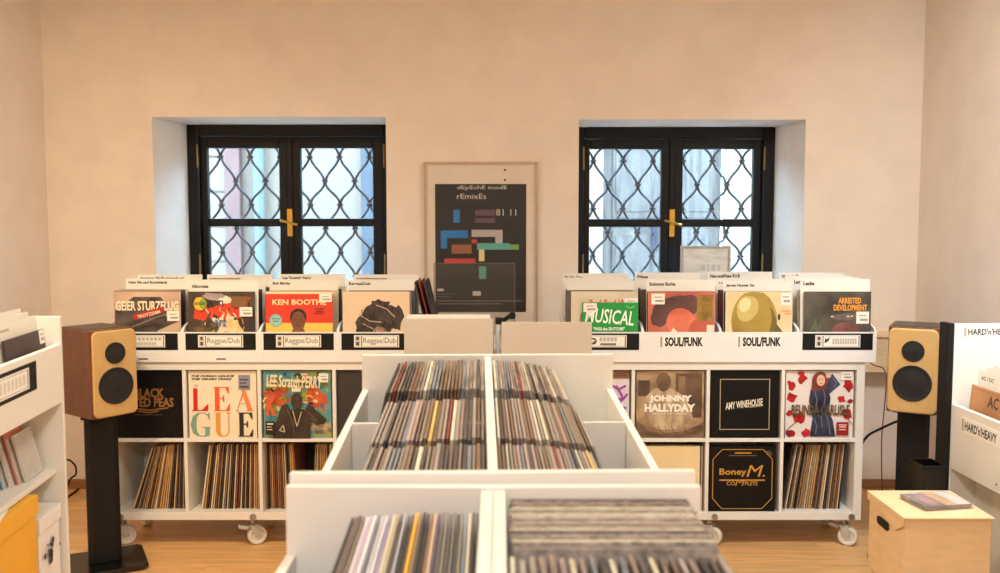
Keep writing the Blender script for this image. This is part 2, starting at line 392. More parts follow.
KR = cube_shelf(XKR, 'white cube shelf on casters under the soul crates', (-KW/2+.05, .025, KW/2-.06))
def cell(xc, i, row):     # left inner x, floor z
    return xc - KW/2 + TO + i*(CW+TI), ZK0 + TO + (cell_h + TI if row else 0)

# ================================================================== RECORDS
SW = .313
SLM = {}
def sleeve_mesh(m, t=.006, w=SW, h=SW):
    k = (m.name, t, w, h)
    if k not in SLM: SLM[k] = MB().box((-w/2, 0, 0), (w/2, t, h)).mesh('sleeve', m)
    return SLM[k]
def cover(label, group, x, y, z, m, t=.006, tilt=0, w=SW, h=SW, rz=0, cat='record', name='vinyl_record'):
    o = link(name, sleeve_mesh(m, t, w, h), None, (x, y, z), (-tilt, 0, rz)); tag(o, label, cat, group)
    return Print(o, w, h)
# spines: edge-on sleeves
def spine_mat(name, a, b): return mat('spine_' + name, a, .6, rgb2=b, nscale=60, stretch=(1, .15, 1), objrand=.15, contrast=(.4, .66))
SP_WARM = [spine_mat('cream', (214, 184, 138), (178, 142, 100)), spine_mat('tan', (186, 146, 100), (132, 98, 66)), spine_mat('brown', (110, 76, 54), (70, 50, 40)),
           spine_mat('black', (34, 28, 26), (70, 58, 50)), spine_mat('rust', (142, 84, 62), (100, 60, 48)), spine_mat('grey', (136, 120, 106), (84, 74, 66)),
           spine_mat('ochre', (208, 164, 92), (168, 122, 64)), spine_mat('white', (226, 208, 178), (190, 168, 136)), spine_mat('blue', (38, 104, 150), (60, 90, 120))]
SP_BIN = [spine_mat('bin_grey', (168, 156, 146), (110, 101, 95)), spine_mat('bin_taupe', (148, 131, 116), (98, 86, 77)), spine_mat('bin_cream', (209, 209, 190), (186, 168, 141)),
          spine_mat('bin_black', (53, 49, 47), (101, 92, 86)), spine_mat('bin_brown', (132, 105, 83), (90, 73, 60)), spine_mat('bin_mauve', (144, 120, 117), (183, 165, 154)), spine_mat('bin_steel', (135, 139, 146), (90, 92, 98)),
          spine_mat('bin_red', (150, 62, 56), (92, 49, 47)), spine_mat('bin_ochre', (209, 183, 105), (156, 124, 81))]
W_WARM = [5, 4, 4, 4, 3, 2, 2, 3, .25]; W_BIN = [5, 5, 2.2, 4, 4, 3, 2.5, .35, .2]
EDM = {}
STUFF = (MB(), [])          # sleeves past the 300 that show largest
def to_stuff(m, M, a, b):
    mb, ms = STUFF
    if m not in ms: ms.append(m)
    q = MB().box(a, b); mb.add([M @ Vector(v) for v in q.v], q.f, ms.index(m))
CWORD = {}
for _k, _w in dict(cream='cream', tan='tan', brown='brown', black='black', rust='rust red', grey='grey', ochre='ochre', white='off-white', blue='blue', bin_grey='grey', bin_taupe='taupe', bin_cream='cream', bin_black='black', bin_brown='brown', bin_mauve='mauve', bin_steel='steel blue', bin_red='red', bin_ochre='ochre',
    near_black='black', near_brown='brown', near_grey='grey', near_brown2='light brown', near_white='white', near_mauve='mauve', near_white2='white', near_navy='navy', near_violet='violet', near_ivory='ivory', near_olive='olive', near_silver='silver', near_char='charcoal', near_yellow='bright yellow', near_tan='tan', near_rust='rust red', near_peach='peach', near_violetd='dark violet', near_stone='stone grey', near_stone2='stone grey', near_taupe='taupe', near_bluep='pale blue', near_cream='cream', near_dk='dark grey').items(): CWORD['spine_' + _k] = _w
def edge_mesh(m):
    if m.name not in EDM: EDM[m.name] = MB().box((-.5, 0, 0), (.5, SW, SW)).mesh('sleeve_edge', m)
    return EDM[m.name]
def fan(xb0, xb1, xt0, xt1, n, y, z, label, group, pal, wts, t=.0042, slope=0, cols=None, yj=.012, zj=.0, seed=0, stuff=None, zs=0, rz=0):
    """n sleeves standing edge-on from bottom x xb0..xb1, tops xt0..xt1"""
    rr = random.Random(seed); out = []
    for i in range(n):
        f = i / (n-1) if n > 1 else 0
        xb = xb0 + (xb1-xb0)*f; xt = xt0 + (xt1-xt0)*f
        tl = math.asin(max(-.9, min(.9, (xt-xb)/SW)))
        m = cols[i % len(cols)] if cols else rr.choices(pal, wts)[0]
        tt = t * rr.uniform(.75, 1.3)
        loc = Vector((xb, y + rr.uniform(0, yj), z + zs*f + abs(math.sin(tl))*tt/2 + .0003 + rr.uniform(0, zj)))
        loc.y += xb*math.tan(rz)
        if stuff is not None:
            M = Matrix.Translation(loc) @ Matrix.Rotation(rz, 4, 'Z') @ Matrix.Rotation(tl, 4, 'Y') @ Matrix.Rotation(slope, 4, 'X') @ Matrix.Diagonal((tt, 1, 1, 1))
            mb, ms = stuff
            if m not in ms: ms.append(m)
            q = MB().box((-.5, 0, 0), (.5, SW, SW)); mb.add([M @ Vector(v) for v in q.v], q.f, ms.index(m)); continue
        o = link('vinyl_record', edge_mesh(m), None, loc, (0, 0, 0)); o.rotation_euler = (Matrix.Rotation(rz, 4, 'Z') @ Matrix.Rotation(tl, 4, 'Y') @ Matrix.Rotation(slope, 4, 'X')).to_euler(); o.scale = (tt, 1, 1)
        tag(o, label.replace('{c}', CWORD.get(m.name, '')).strip(), 'record', group); out.append(o)
    return out

# ---- lower cells
def lower(xc, i, spans, n, label, group, seed, cols=None):
    x0, z = cell(xc, i, 0); a, b, c, d = spans
    fan(x0+a, x0+b, x0+c, x0+d, n, YK+.045, z, label, group, SP_WARM, t=.0050, wts=W_WARM if xc > 0 else W_WARM[:8] + [0], seed=seed, cols=cols)
lower(XKL, 0, (.068, .328, .168, .330), 25, '{c} worn record sleeve standing edge-on below the black bronze-lettered record', 'records below the black record', 1)
lower(XKL, 1, (.048, .328, .092, .331), 27, '{c} worn record sleeve standing edge-on below the cream cover with big coloured letters', 'records below the cream lettered cover', 2)
lower(XKL, 2, (.006, .150, .006, .136), 16, '{c} worn record sleeve at the full side of the gap below the painted cover', 'records below the painted cover', 3)
lower(XKL, 2, (.228, .326, .245, .330), 11, '{c} worn record sleeve past the dark gap below the painted cover', 'records beyond the gap', 4)
lower(XKR, 3, (.012, .288, .062, .312), 27, '{c} worn record sleeve leaning in the cell below the cover with red flowers', 'records below the flower cover', 5)
x0, z = cell(XKR, 1, 0)
p = cover('plain cream boxed record beside blue sleeve in lower cube', None, x0+.1575, YK+.02, z+.0003, mat('cream_box', (232, 208, 158), .6, noise=.04, nscale=6), .03); p.done()
cb = SP_WARM[8]
fan(x0+.3175, x0+.3315, x0+.3175, x0+.3315, 3, YK+.02, z, '{c} sleeve standing edge-on beside the plain cream boxed record', 'edge-on sleeves beside the cream box', SP_WARM, W_WARM, cols=[cb, SP_WARM[7], SP_WARM[4]], seed=6)

x0, z = cell(XKL, 2, 0)
cover('black sleeve standing face-on behind the gap below the painted cover', None, x0+.172, YK+.362, z+.0003, mat('sleeve_black', (14, 12, 12), .6, noise=.1), .005).done()
# ---- covers in the upper cells
G_UP = None
def up(xc, i, label, m, t=.012, dx=0, y=.012, row=1, tilt=R(1)):
    x0, z = cell(xc, i, row); return cover(label, None, x0+CW/2+dx, YK+y, z+.0012, m, t, tilt, .319 if row else SW, .319 if row else SW)
K_ = mat('cover_black', (14, 12, 12), .5, noise=.06, nscale=9, spec=.25)
BRZ = flat((150, 102, 52)); 
p = up(XKL, 0, 'black boxed record with bronze stencil lettering in upper cube', K_)
p.text('BLACK', .30, .60, .74, .74, BRZ, .03); p.text('EYED PEAS', .22, .46, .88, .60, BRZ, .03)
p.stroke([(.30, .44), (.52, .41), (.80, .45)], .02, BRZ); p.stroke([(.34, .40), (.52, .375), (.66, .40)], .016, BRZ); p.rects([(.30, .338, .70, .350)], flat((84, 68, 50))); p.done()
C_ = mat('cover_cream', (236, 222, 196), .55, noise=.02, nscale=6)
p = up(XKL, 1, 'cream cover with big red, orange, teal and black letters', C_)
p.text('THE HUMAN LEAGUE', .04, .905, .68, .94, M_INK, .05, .25); p.text('THE VIRGIN YEARS', .04, .86, .64, .895, M_INK, .05, .25)
cols = [((.04, .40, .29, .74), 'L', (208, 26, 26)), ((.36, .40, .61, .76), 'E', (226, 88, 48)), ((.68, .40, .95, .72), 'A', (226, 132, 84)), ((.02, .02, .32, .38), 'G', (122, 160, 146)), ((.37, .02, .62, .38), 'U', (214, 154, 62)), ((.72, .02, .95, .38), 'E', (44, 38, 36))]
LT = {'L': [[(.02, 0), (.02, .06), (.10, .06), (.10, 1), (.36, 1), (.36, .05), (.60, .05), (.94, .30), (1, .30), (.97, 0)]],
      'E': [[(.0, .97), (.0, 1), (.93, 1), (.96, .72), (.90, .72), (.72, .96), (.38, .96), (.38, .54), (.52, .54), (.62, .66), (.66, .66), (.66, .36), (.62, .36), (.52, .50), (.38, .50), (.38, .04), (.74, .04), (.95, .30), (1, .30), (.97, 0), (0, 0), (0, .03), (.10, .03), (.10, .97)]],
      'A': [[(.02, 0), (.02, .03), (.10, .03), (.47, 1), (.52, 1), (.56, .92), (.14, .03), (.26, .03), (.26, 0)], [(.36, 1), (.58, 1), (.97, .03), (1, .03), (1, 0), (.62, 0), (.62, .03), (.70, .03)], [(.26, .33), (.26, .36), (.66, .36), (.66, .33)]],
      'G': [[(.58, 1), (.34, .97), (.12, .84), (0, .5), (.12, .14), (.34, .02), (.58, 0), (.58, .03), (.44, .06), (.32, .20), (.28, .5), (.32, .80), (.44, .94), (.58, .97)], [(.58, 1), (.72, .98), (.86, .92), (.92, 1), (.95, 1), (.96, .68), (.93, .68), (.84, .86), (.70, .95), (.58, .97)], [(.58, 0), (.58, .03), (.68, .05), (.72, .12), (.72, .36), (.58, .37), (.58, .40), (1, .40), (1, .37), (.94, .36), (.94, .06), (.80, .01)]],
      'U': [[(.0, 1), (.0, .97), (.10, .97), (.10, .24), (.20, .06), (.40, 0), (.56, 0), (.56, .03), (.44, .06), (.36, .22), (.36, .97), (.46, .97), (.46, 1)], [(.56, 0), (.74, .03), (.86, .14), (.90, .30), (.90, .97), (1, .97), (1, 1), (.72, 1), (.72, .97), (.84, .97), (.84, .30), (.78, .13), (.68, .06), (.56, .03)]]}
for (a, b, c, d), ch, col in cols:
    for pl in LT[ch]: p.poly([(a + x*(c-a), b + y*(d-b)) for x, y in pl], flat(col), ('printed_letter', ch + str(a)))
p.rect(.74, .72, .91, .94, flat((136, 138, 150)), 'price_sticker'); p.rects([(.76, .75, .89, .78), (.76, .81, .86, .83), (.76, .86, .89, .88)], flat((70, 70, 84)), 'price_sticker'); p.sticker(.06, .77, .15, .81); p.done()
p = up(XKL, 2, 'painted multicoloured cover with a dark figure in front of graffiti', photo('graffiti', (70, 150, 170), (150, 160, 60), 9))
p.ell(.2, .62, .2, .14, photo('graf_or', (214, 104, 52), (180, 70, 40), 18), .2, wob=.3, seed=3).ell(.78, .6, .2, .13, photo('graf_or', (214, 104, 52), (180, 70, 40), 18), -.2, wob=.3, seed=4)
p.ell(.75, .85, .2, .09, photo('graf_gr', (110, 140, 50), (170, 160, 60), 18), 0, wob=.3, seed=5).ell(.85, .16, .15, .11, photo('graf_cr', (206, 190, 150), (90, 80, 70), 20), 0, wob=.25, seed=6)
r5 = random.Random(5); GP = [flat(c) for c in ((224, 206, 160), (206, 92, 48), (60, 130, 168), (150, 160, 54), (54, 44, 40), (226, 150, 70), (120, 180, 190))]
for k in range(60):
    u, v, a = r5.uniform(.04, .94), r5.uniform(.42, .96), r5.uniform(0, 3.1); L = r5.uniform(.02, .06)
    L *= 1.9; du, dv = L*math.cos(a), L*math.sin(a); p.stroke([(u, v), (min(.98, u+du), min(.98, v+dv*.6)), (min(.985, u+du*1.6), max(.4, min(.98, v-dv*.4)))], r5.uniform(.020, .040), GP[k % 7])
DK = photo('dark_figure', (40, 32, 28), (66, 52, 44), 12)
p.poly([(.14, .01), (.16, .22), (.30, .38), (.44, .44), (.60, .44), (.72, .36), (.88, .22), (.80, .20), (.70, .26), (.70, .01)], DK)
p.poly([(.20, .26), (.28, .50), (.36, .52), (.40, .44), (.34, .30)], DK).poly([(.62, .44), (.68, .52), (.94, .28), (.90, .21), (.74, .30)], DK)
p.ell(.50, .56, .085, .12, DK).ell(.50, .53, .055, .075, photo('dark_face', (96, 74, 60), (62, 48, 40), 14))
p.stroke([(.44, .42), (.50, .18), (.57, .40)], .014, flat((196, 176, 140))).stroke([(.36, .44), (.44, .24), (.46, .06)], .008, flat((120, 100, 82))).stroke([(.66, .40), (.80, .26), (.70, .30)], .008, flat((120, 100, 82))).stroke([(.24, .12), (.30, .20), (.32, .10), (.25, .12)], .016, flat((190, 176, 150))).rects([(.455, .555, .49, .57), (.515, .555, .55, .57)], flat((30, 24, 22)))
CRM = flat((236, 220, 186))
p.text('LEE Scratch PERRY', .06, .76, .88, .94, CRM, .025, .1, R(-2)); p.text('K', .05, .34, .2, .66, flat((206, 92, 50)), .06, .1)
p.poly([(.43, .70), (.43, .79), (.47, .74), (.50, .80), (.53, .74), (.57, .79), (.56, .70)], CRM)
p.rect(.04, .06, .17, .26, M_INK); p.rects([(.06, .21, .15, .23), (.06, .17, .13, .18), (.06, .13, .14, .14)], CRM); p.sticker(.83, .84, .97, .97); p.done()
p = up(XKL, 3, 'plain dark grey sleeve beside the painted cover', mat('cover_dark_grey', (52, 46, 43), .6, noise=.12, nscale=5)); p.done()
p = up(XKR, 0, 'white cover with purple and blue line drawing in upper cube', photo('white_draw', (226, 220, 222), (206, 196, 206), 6))
PU = flat((146, 64, 160)); BL = flat((96, 120, 190)); PK = flat((206, 120, 150))
p.rect(.0, .88, 1, 1, flat((140, 92, 62))); p.rects([(.70, .915, .96, .935), (.78, .95, .94, .965)], flat((84, 54, 40)))
for q, c in (([(.62, .74), (.72, .80), (.84, .72), (.95, .78)], PU), ([(.66, .50), (.76, .62), (.90, .56), (.97, .66)], PU), ([(.70, .40), (.82, .48), (.96, .44)], BL), ([(.74, .30), (.86, .36), (.97, .30)], PK), ([(.80, .78), (.90, .62), (.84, .46)], PU), ([(.3, .7), (.5, .5), (.3, .3)], BL)): p.stroke(q, .035, c)
p.done()
p = up(XKR, 1, 'sepia photo cover with seated person and bold white lettering', photo('sepia', (128, 104, 78), (190, 160, 122), 7, (1, 1, 1.6)))
p.rect(.02, .62, .20, .86, photo('sepia_dk', (74, 56, 44), (110, 86, 66), 10)).rect(.58, .30, .97, .96, photo('sepia_dk', (74, 56, 44), (110, 86, 66), 10)).rect(.62, .66, .72, .92, photo('sepia_md', (150, 122, 90), (116, 92, 68), 12))
p.poly([(.10, .30), (.14, .62), (.28, .74), (.52, .74), (.74, .60), (.84, .30), (.66, .14), (.34, .12)], photo('sepia_shirt', (206, 184, 150), (150, 124, 94), 8, (3, 1, 1)))
p.poly([(.005, .005), (.005, .26), (.20, .10), (.40, .06), (.70, .10), (.995, .22), (.995, .005)], photo('sepia_low', (82, 62, 46), (132, 104, 76), 11, (1, 1, 3)))
p.ell(.40, .84, .11, .13, photo('sepia_hair', (88, 68, 52), (120, 94, 70), 16)).ell(.40, .79, .085, .10, photo('sepia_face', (120, 94, 70), (92, 72, 54), 9))
p.rects([(.345, .795, .385, .805), (.415, .795, .455, .805)], flat((66, 50, 38))).poly([(.395, .80), (.385, .755), (.42, .755)], flat((100, 78, 58))).stroke([(.37, .725), (.44, .725)], .012, flat((72, 54, 42)))
for k in range(6): p.stroke([(.22+.10*k, .18), (.28+.09*k, .10-.01*(k % 3)), (.36+.09*k, .06)], .010, flat(((132, 106, 80), (84, 66, 50))[k % 2]))
p.text('JOHNNY', .19, .52, .82, .64, flat((244, 238, 226)), .055); p.text('HALLYDAY', .12, .39, .87, .51, flat((244, 238, 226)), .055); p.text("MON PAYS C'EST L'AMOUR", .25, .35, .74, .378, flat((236, 226, 206)), .02); p.done()
p = up(XKR, 2, 'black boxed record with thin cream square border and tilted script', K_, .025)
LN = flat((178, 160, 126)); p.outline(.13, .12, .87, .88, .012, LN)
p.text('AMY WINEHOUSE', .21, .45, .77, .56, flat((236, 226, 206)), .02, .15, R(7)); p.poly([(.57, .447), (.77, .472), (.768, .490), (.568, .465)], flat((140, 126, 100))); p.done()
p = up(XKR, 3, 'white cover with red flowers and person in shiny navy coat', mat('cover_white', (226, 218, 212), .5, noise=.03, nscale=5))
RED = photo('petal', (196, 30, 30), (120, 16, 22), 18); GRN = flat((70, 76, 52))
for (u, v, r, s) in ((.24, .88, .075, 1), (.08, .78, .07, 2), (.09, .60, .08, 3), (.05, .36, .05, 4), (.20, .30, .09, 5), (.07, .07, .07, 6), (.31, .07, .08, 7), (.92, .78, .085, 8), (.82, .58, .06, 9), (.95, .55, .04, 10), (.90, .36, .085, 11), (.22, .97, .05, 12)):
    p.ell(u, v, r, r*.85, RED, s, 12, .28, s)
p.stroke([(.02, .12), (.16, .24)], .012, GRN).stroke([(.92, .30), (.98, .2)], .012, GRN)
COAT = photo('navy_coat', (24, 24, 40), (66, 70, 96), 9); SK = flat((222, 178, 152)); HR = photo('red_hair', (140, 66, 50), (104, 46, 38), 14)
p.poly([(.36, .02), (.40, .30), (.37, .40), (.34, .55), (.36, .72), (.46, .80), (.60, .78), (.66, .60), (.64, .40), (.70, .26), (.74, .02)], COAT)
p.poly([(.58, .76), (.64, .66), (.80, .80), (.68, .96), (.60, .90)], COAT)
p.ell(.50, .86, .12, .13, HR).poly([(.38, .86), (.37, .70), (.46, .70), (.60, .74), (.58, .88)], HR).ell(.51, .86, .062, .085, SK).ell(.62, .925, .04, .03, SK)
p.rects([(.485, .872, .505, .88), (.522, .872, .542, .88)], flat((70, 40, 34))).stroke([(.50, .815), (.53, .815)], .010, flat((176, 50, 50)))
for q in ([(.42, .70), (.46, .56), (.44, .46)], [(.55, .72), (.58, .60), (.56, .50)], [(.42, .30), (.46, .18), (.44, .06)], [(.60, .34), (.64, .20), (.66, .06)], [(.68, .90), (.74, .82), (.70, .76)], [(.52, .34), (.54, .16)]): p.stroke(q, .016, flat((104, 110, 140)))
p.rect(.38, .36, .645, .385, flat((16, 16, 26)))
p.text('BELINDA CARLISLE', .08, .34, .94, .50, flat((96, 74, 40)), .03, .05); p.rect(.75, .04, .93, .24, flat((150, 26, 32)), 'price_sticker'); p.rects([(.78, .19, .90, .205), (.79, .16, .89, .175), (.79, .12, .89, .135)], flat((236, 210, 200)), 'price_sticker'); p.sticker(.80, .87, .97, .99); p.done()
GO = flat((200, 146, 52))
p = up(XKR, 2, 'black boxed record with gold lettering and cut-corner gold border', K_, .03, -.004, .012, 0)
c8 = [(.05, .20), (.05, .80), (.19, .95), (.81, .95), (.95, .80), (.95, .20), (.80, .04), (.19, .04), (.05, .20)]
p.stroke(c8, .011, GO); p.text('Boney', .15, .53, .56, .66, GO, .02); p.text('M.', .56, .53, .84, .71, GO, 0, .25); p.rect(.15, .47, .84, .49, GO); p.text('CO', .26, .40, .39, .46, GO, .015); p.text('M', .39, .395, .54, .49, GO, 0, .25); p.text('PLETE', .54, .40, .73, .46, GO, .015)
p.rects([(.38, .888, .63, .908)], GO); p.rects([(.29, .852, .71, .864)], flat((110, 92, 70))); p.stroke([(.86, .93), (.93, .86)], .012, flat((130, 110, 84))).stroke([(.89, .94), (.94, .89)], .008, flat((130, 110, 84))); p.done()

# ================================================================== CRATES ON TOP
CRW = .3640; CRD = .385; CRH = .142; CT = .006
def crate_mesh_parts(r, black):
    h = CRW/2
    bx('base', (-h, .0065, .010), (h, CRD-.0065, .016), M_CARD, r, .001)
    bx('front_panel', (-h, 0, 0), (h, CT, CRH), M_CARD, r, .001)
    prof = [(.0065, .006), (.0065, CRH)] + [(.0065 + .075*f, CRH + .034*(f**.55)) for f in (.1, .25, .45, .7, 1)] + [(CRD-CT, .19), (CRD-CT, .006)]
    for s in (-1, 1):
        a = s*h; MB().prism(prof, 0, a, a - s*CT).build('side_panel', M_CARD, r)
    bx('back_panel', (-h, CRD-CT+.0005, .0065), (h, CRD, .19), M_CARD, r, .001)
    if black: bx('label_strip', (-h+.018, -.0012, .058), (h-.018, 0, .136), M_BLKM, r, 0)
def crate(xl, y, z, label, text, style, rz=0, black=True):
    r = empty('record_crate', (xl+CRW/2, y, z), rz, label, 'crate', 'white record crates on the cube shelves')
    crate_mesh_parts(r, black)
    if style == 'outline':
        c = MB().box((-.105, -.0022, .071), (.105, -.0014, .128)).build('label_card', M_PAPER, r)
        pr = Print(c, .21, .057, -.0022); dk = flat((70, 66, 62))
        for o in (): pass
        pr2 = Print(c, .21, .057, -.0022)
        M0 = Matrix.Translation((0, 0, .061))
        pr.rects([(.02, .06, .14, .94)], flat((206, 200, 190))); pr.rects([(.05, .6, .11, .85), (.05, .15, .11, .45)], dk)
        pr.outline(.16, .06, .98, .94, .02, dk); 
        fd = flat((190, 182, 170))
        if text == 'two lines': pr.rects([(.22+.09*k, .56, .285+.09*k, .82) for k in range(8)], fd); pr.rects([(.22+.06*k, .18, .26+.06*k, .42) for k in range(10)], fd)
        elif text == 'ring': pr.ell(.26, .5, .075, .28, dk).ell(.26, .5, .04, .15, M_PAPER).ell(.27, .44, .02, .1, dk); pr.rects([(.40+.08*k, .50, .46+.08*k, .82) for k in range(5)], fd); pr.rects([(.42+.05*k, .16, .46+.05*k, .34) for k in range(7)], dk)
        elif text == 'mark': pr.poly([(.20, .36), (.22, .78), (.25, .66), (.33, .86), (.29, .5), (.25, .40)], dk); pr.rects([(.38+.055*k, .26, .42+.055*k, .74) for k in range(10)], fd)
        else: pr.text(text, .21, .2, .93, .8, dk, -.006)
        pr.done()
        for ch in c.children: ch.location = (0, 0, .071)
    else:
        c = MB().box((-.105, -.0010, .066), (.105, -.0002, .126)).build('label_card', M_PAPER, r)
        pr = Print(c, .21, .06, -.0010); pr.rects([(.02, .08, .06, .92)], flat((150, 146, 142))); pr.text(text, .12, .14, .97, .88, M_INK, .05); pr.done()
        for ch in c.children: ch.location = (0, 0, .066)
    if xl < -1.3: MB().box((-.022, -.0008, .012), (.022, 0, .019)).build('printed_mark', flat((90, 86, 84)), r)
    return r
Ycr = YK - .012; ZCR = ZK1 + .0005
left_x = [pxY(104 + 77.9*i, 350, Ycr).x for i in range(4)]
right_x = [pxY(565 + 77.8*i, 350, Ycr).x for i in range(4)]
lab = [('white record crate whose front cover shows cream lettering over machinery', 'two lines', 'outline'), ('white record crate holding the red graffiti brushwork cover', 'Reggae/Dub', 'outline'),
       ('white record crate holding the red and yellow cover', 'Reggae/Dub', 'outline'), ('white record crate holding the beige cover with tousled dark hair', 'Reggae/Dub', 'outline')]
labr = [('white record crate holding the smaller green sleeve', 'ring', 'outline'), ('white record crate with bold soul sign holding the red portrait cover', 'SOUL/FUNK', 'bold'),
        ('white record crate with bold soul sign holding the golden head cover', 'SOUL/FUNK', 'bold'), ('white record crate holding the dark cover with orange lettering', 'mark', 'outline')]
for x, (l, t, s) in zip(left_x, lab): crate(x, Ycr, ZCR, l, t, s)
for x, (l, t, s) in zip(right_x, labr): crate(x, Ycr, ZCR, l, t, s, black=(s != 'bold'))

MUTE = [mat('sl_%d' % i, c, .55, noise=.15, nscale=12) for i, c in enumerate([(60, 50, 46), (150, 120, 96), (200, 184, 156), (96, 84, 78), (120, 52, 44), (40, 36, 36), (176, 164, 150), (90, 78, 60), (58, 66, 78), (214, 196, 168)])]
def divider(x, y, z, text, u1, label, group, h=.352, w=.326, tilt=R(3), tint=None, u0=.04):
    o = link('divider_card', sleeve_mesh(M_DIV, .0016, w, h), None, (x, y, z), (-tilt, 0, 0)); tag(o, label, 'divider card', group)
    if text == '~':
        pr = Print(o, w, h); x_ = u0
        while x_ < u1: pr.rects([(x_, .935, x_ + .022, .955)], flat((110, 100, 90))); x_ += .034
        pr.done()
    elif text: pr = Print(o, w, h); pr.text(text, u0, .922, u1, .970, M_INK, .04); pr.done()
    return o
def fill(xl, cards, place, seed, n=9, dxs=0.0):
    """records and named cards behind the front cover of one crate"""
    rr = random.Random(seed); xc = xl + CRW/2; y = Ycr + CT + .022; yend = Ycr + CRD - .045
    items = sorted([(f, 'c', (t, u, h, dx)) for f, t, u, h, dx in cards] + [((i+.6)/n*.94, 'r', None) for i in range(n)])
    for q_i, (f, k, d) in enumerate(items):
        yy = y + (yend - y) * q_i / (len(items)-1); zz = ZCR + .0166
        if k == 'c':
            t, u, h, dx = d
            nth = ['foremost', 'second', 'third', 'fourth'][sum(1 for g_, k_, d_ in items[:q_i] if k_ == 'c')]
            kind_ = 'faintly printed' if t == '~' else 'lettered' if t else 'blank'
            h += .020; divider(xc + dx, yy, zz, t, u, '%s white divider card, %s, in the crate %s' % (nth, kind_, place), 'divider cards ' + place, h)
        else:
            to_stuff(rr.choice(MUTE), Matrix.Translation((xc + rr.uniform(-.018, .018), yy + .003, zz)) @ Matrix.Rotation(-R(3), 4, 'X'), (-SW/2, 0, 0), (SW/2, .0045, SW))
PLC = ['of the machinery cover', 'of the red graffiti cover', 'of the red and yellow cover', 'of the tousled hair cover', 'of the green sleeve', 'of the red portrait cover', 'of the golden head cover', 'of the orange lettered cover']
fill(left_x[0], [(.55, 'New Ska and Rocksteady', .62, .342, .012), (.98, 'American Ska/Rocksteady ect', .72, .352, .008)], PLC[0], 11)
fill(left_x[1], [(.05, 'Alborosie', .28, .336, .006), (.45, '', 0, .338, .004), (.98, '~', .50, .352, -.006)], PLC[1], 12)
fill(left_x[2], [(.30, 'Bob Marley', .30, .342, 0), (.98, 'Lee "Scratch" Perry', .48, .354, -.004)], PLC[2], 13)
fill(left_x[3], [(.28, 'Reggae/Dub', .36, .340, .002), (.95, '~', .5, .352, .004)], PLC[3], 14, 6)
fill(right_x[0], [(.98, 'Studio One', .32, .358, -.010), (.6, '', 0, .345, -.004), (.42, '', 0, .335, 0)], PLC[4], 15)
fill(right_x[1], [(.12, 'Solomon Burke', .42, .345, .006), (.4, '', 0, .338, -.004), (.97, 'Prince', .20, .362, -.008)], PLC[5], 16)
fill(right_x[2], [(.10, 'James Hunter Six', .46, .337, .006), (.3, '~', .5, .344, -.008), (.97, "Neo-soul/New R'n'B", .5, .366, -.006)], PLC[6], 17)
fill(right_x[3], [(.06, 'Leslie', .20, .350, -.002), (.3, 'Lam', .14, .350, -.012), (.6, '', 0, .352, -.010), (.98, 'Womack, The', .34, .362, -.011)], PLC[7], 18)
def fc(xl, label, m, dx=0, w=SW, h=SW, y=.010, t=.005):
    return cover(label, None, xl + CRW/2 + dx, Ycr + CT + y, ZCR + .0166, m, t, R(2), w, h)
p = fc(left_x[0], 'cover with cream lettering over dark machinery and a red banner', photo('pinkish', (206, 172, 150), (180, 148, 128), 5), .016)
MC = photo('machine', (52, 44, 42), (96, 82, 76), 12, (1, 1, 2))
p.poly([(.01, .40), (.02, .72), (.30, .92), (.70, .92), (.80, .80), (.78, .60), (.30, .40)], MC).poly([(.10, .36), (.40, .50), (.96, .68), (.98, .56), (.70, .40), (.60, .30)], photo('barrel', (84, 72, 66), (48, 42, 40), 14, (1, 1, 4)))
p.poly([(.58, .32), (.66, .42), (.94, .54), (.98, .46), (.84, .32)], flat((196, 170, 140)))
p.stroke([(.24, .46), (.60, .60), (.90, .70)], .012, flat((150, 132, 116)))
p.text('GEIER STURZFLUG', .03, .715, .97, .86, flat((240, 222, 190)), .03); p.poly([(.28, .60), (.30, .655), (.76, .78), (.75, .70), (.33, .58)], flat((186, 36, 30))); p.text('TROTZDEM', .35, .635, .70, .685, CRM, .02, 0, R(14)); p.sticker(.80, .56, .98, .71); p.done()
p = fc(left_x[1], 'dark cover with red, orange and blue graffiti brushwork', photo('graf_dark', (54, 44, 40), (84, 66, 54), 10))
p.poly([(.08, .60), (.12, .92), (.26, .84), (.30, .74), (.60, .86), (.94, .92), (.90, .84), (.80, .60), (.66, .66), (.50, .58), (.34, .70), (.24, .56)], flat((212, 62, 36)))
p.ell(.52, .52, .2, .15, flat((232, 214, 186)), .3, 20, .35, 3).ell(.70, .46, .10, .16, photo('yel', (226, 170, 92), (240, 214, 160), 20), .2, 16, .35, 4).ell(.28, .44, .16, .1, photo('olive_sp', (120, 96, 50), (54, 44, 40), 24), 0, 16, .4, 5).ell(.42, .92, .2, .06, photo('lav', (170, 150, 150), (140, 124, 130), 10), -.1, 16, .2, 8).ell(.56, .87, .1, .06, flat((236, 220, 196)), .2, 14, .3, 9)
p.stroke([(.30, .76), (.34, .86), (.38, .76)], .022, M_INK).stroke([(.46, .78), (.46, .86), (.52, .86), (.52, .78)], .02, flat((60, 60, 96)))
for (a, b) in ((.34, .60), (.44, .64), (.54, .58), (.64, .64), (.74, .60)): p.stroke([(a, b), (a+.05, b+.16)], .035, flat((222, 74, 40)))
for k in range(26):
    u, v = r5.uniform(.06, .9), r5.uniform(.38, .74); p.stroke([(u, v), (u+r5.uniform(-.05, .05), v+r5.uniform(.02, .08))], r5.uniform(.008, .02), [flat((232, 214, 186)), flat((212, 62, 36)), flat((50, 42, 38)), flat((222, 170, 80))][k % 4])
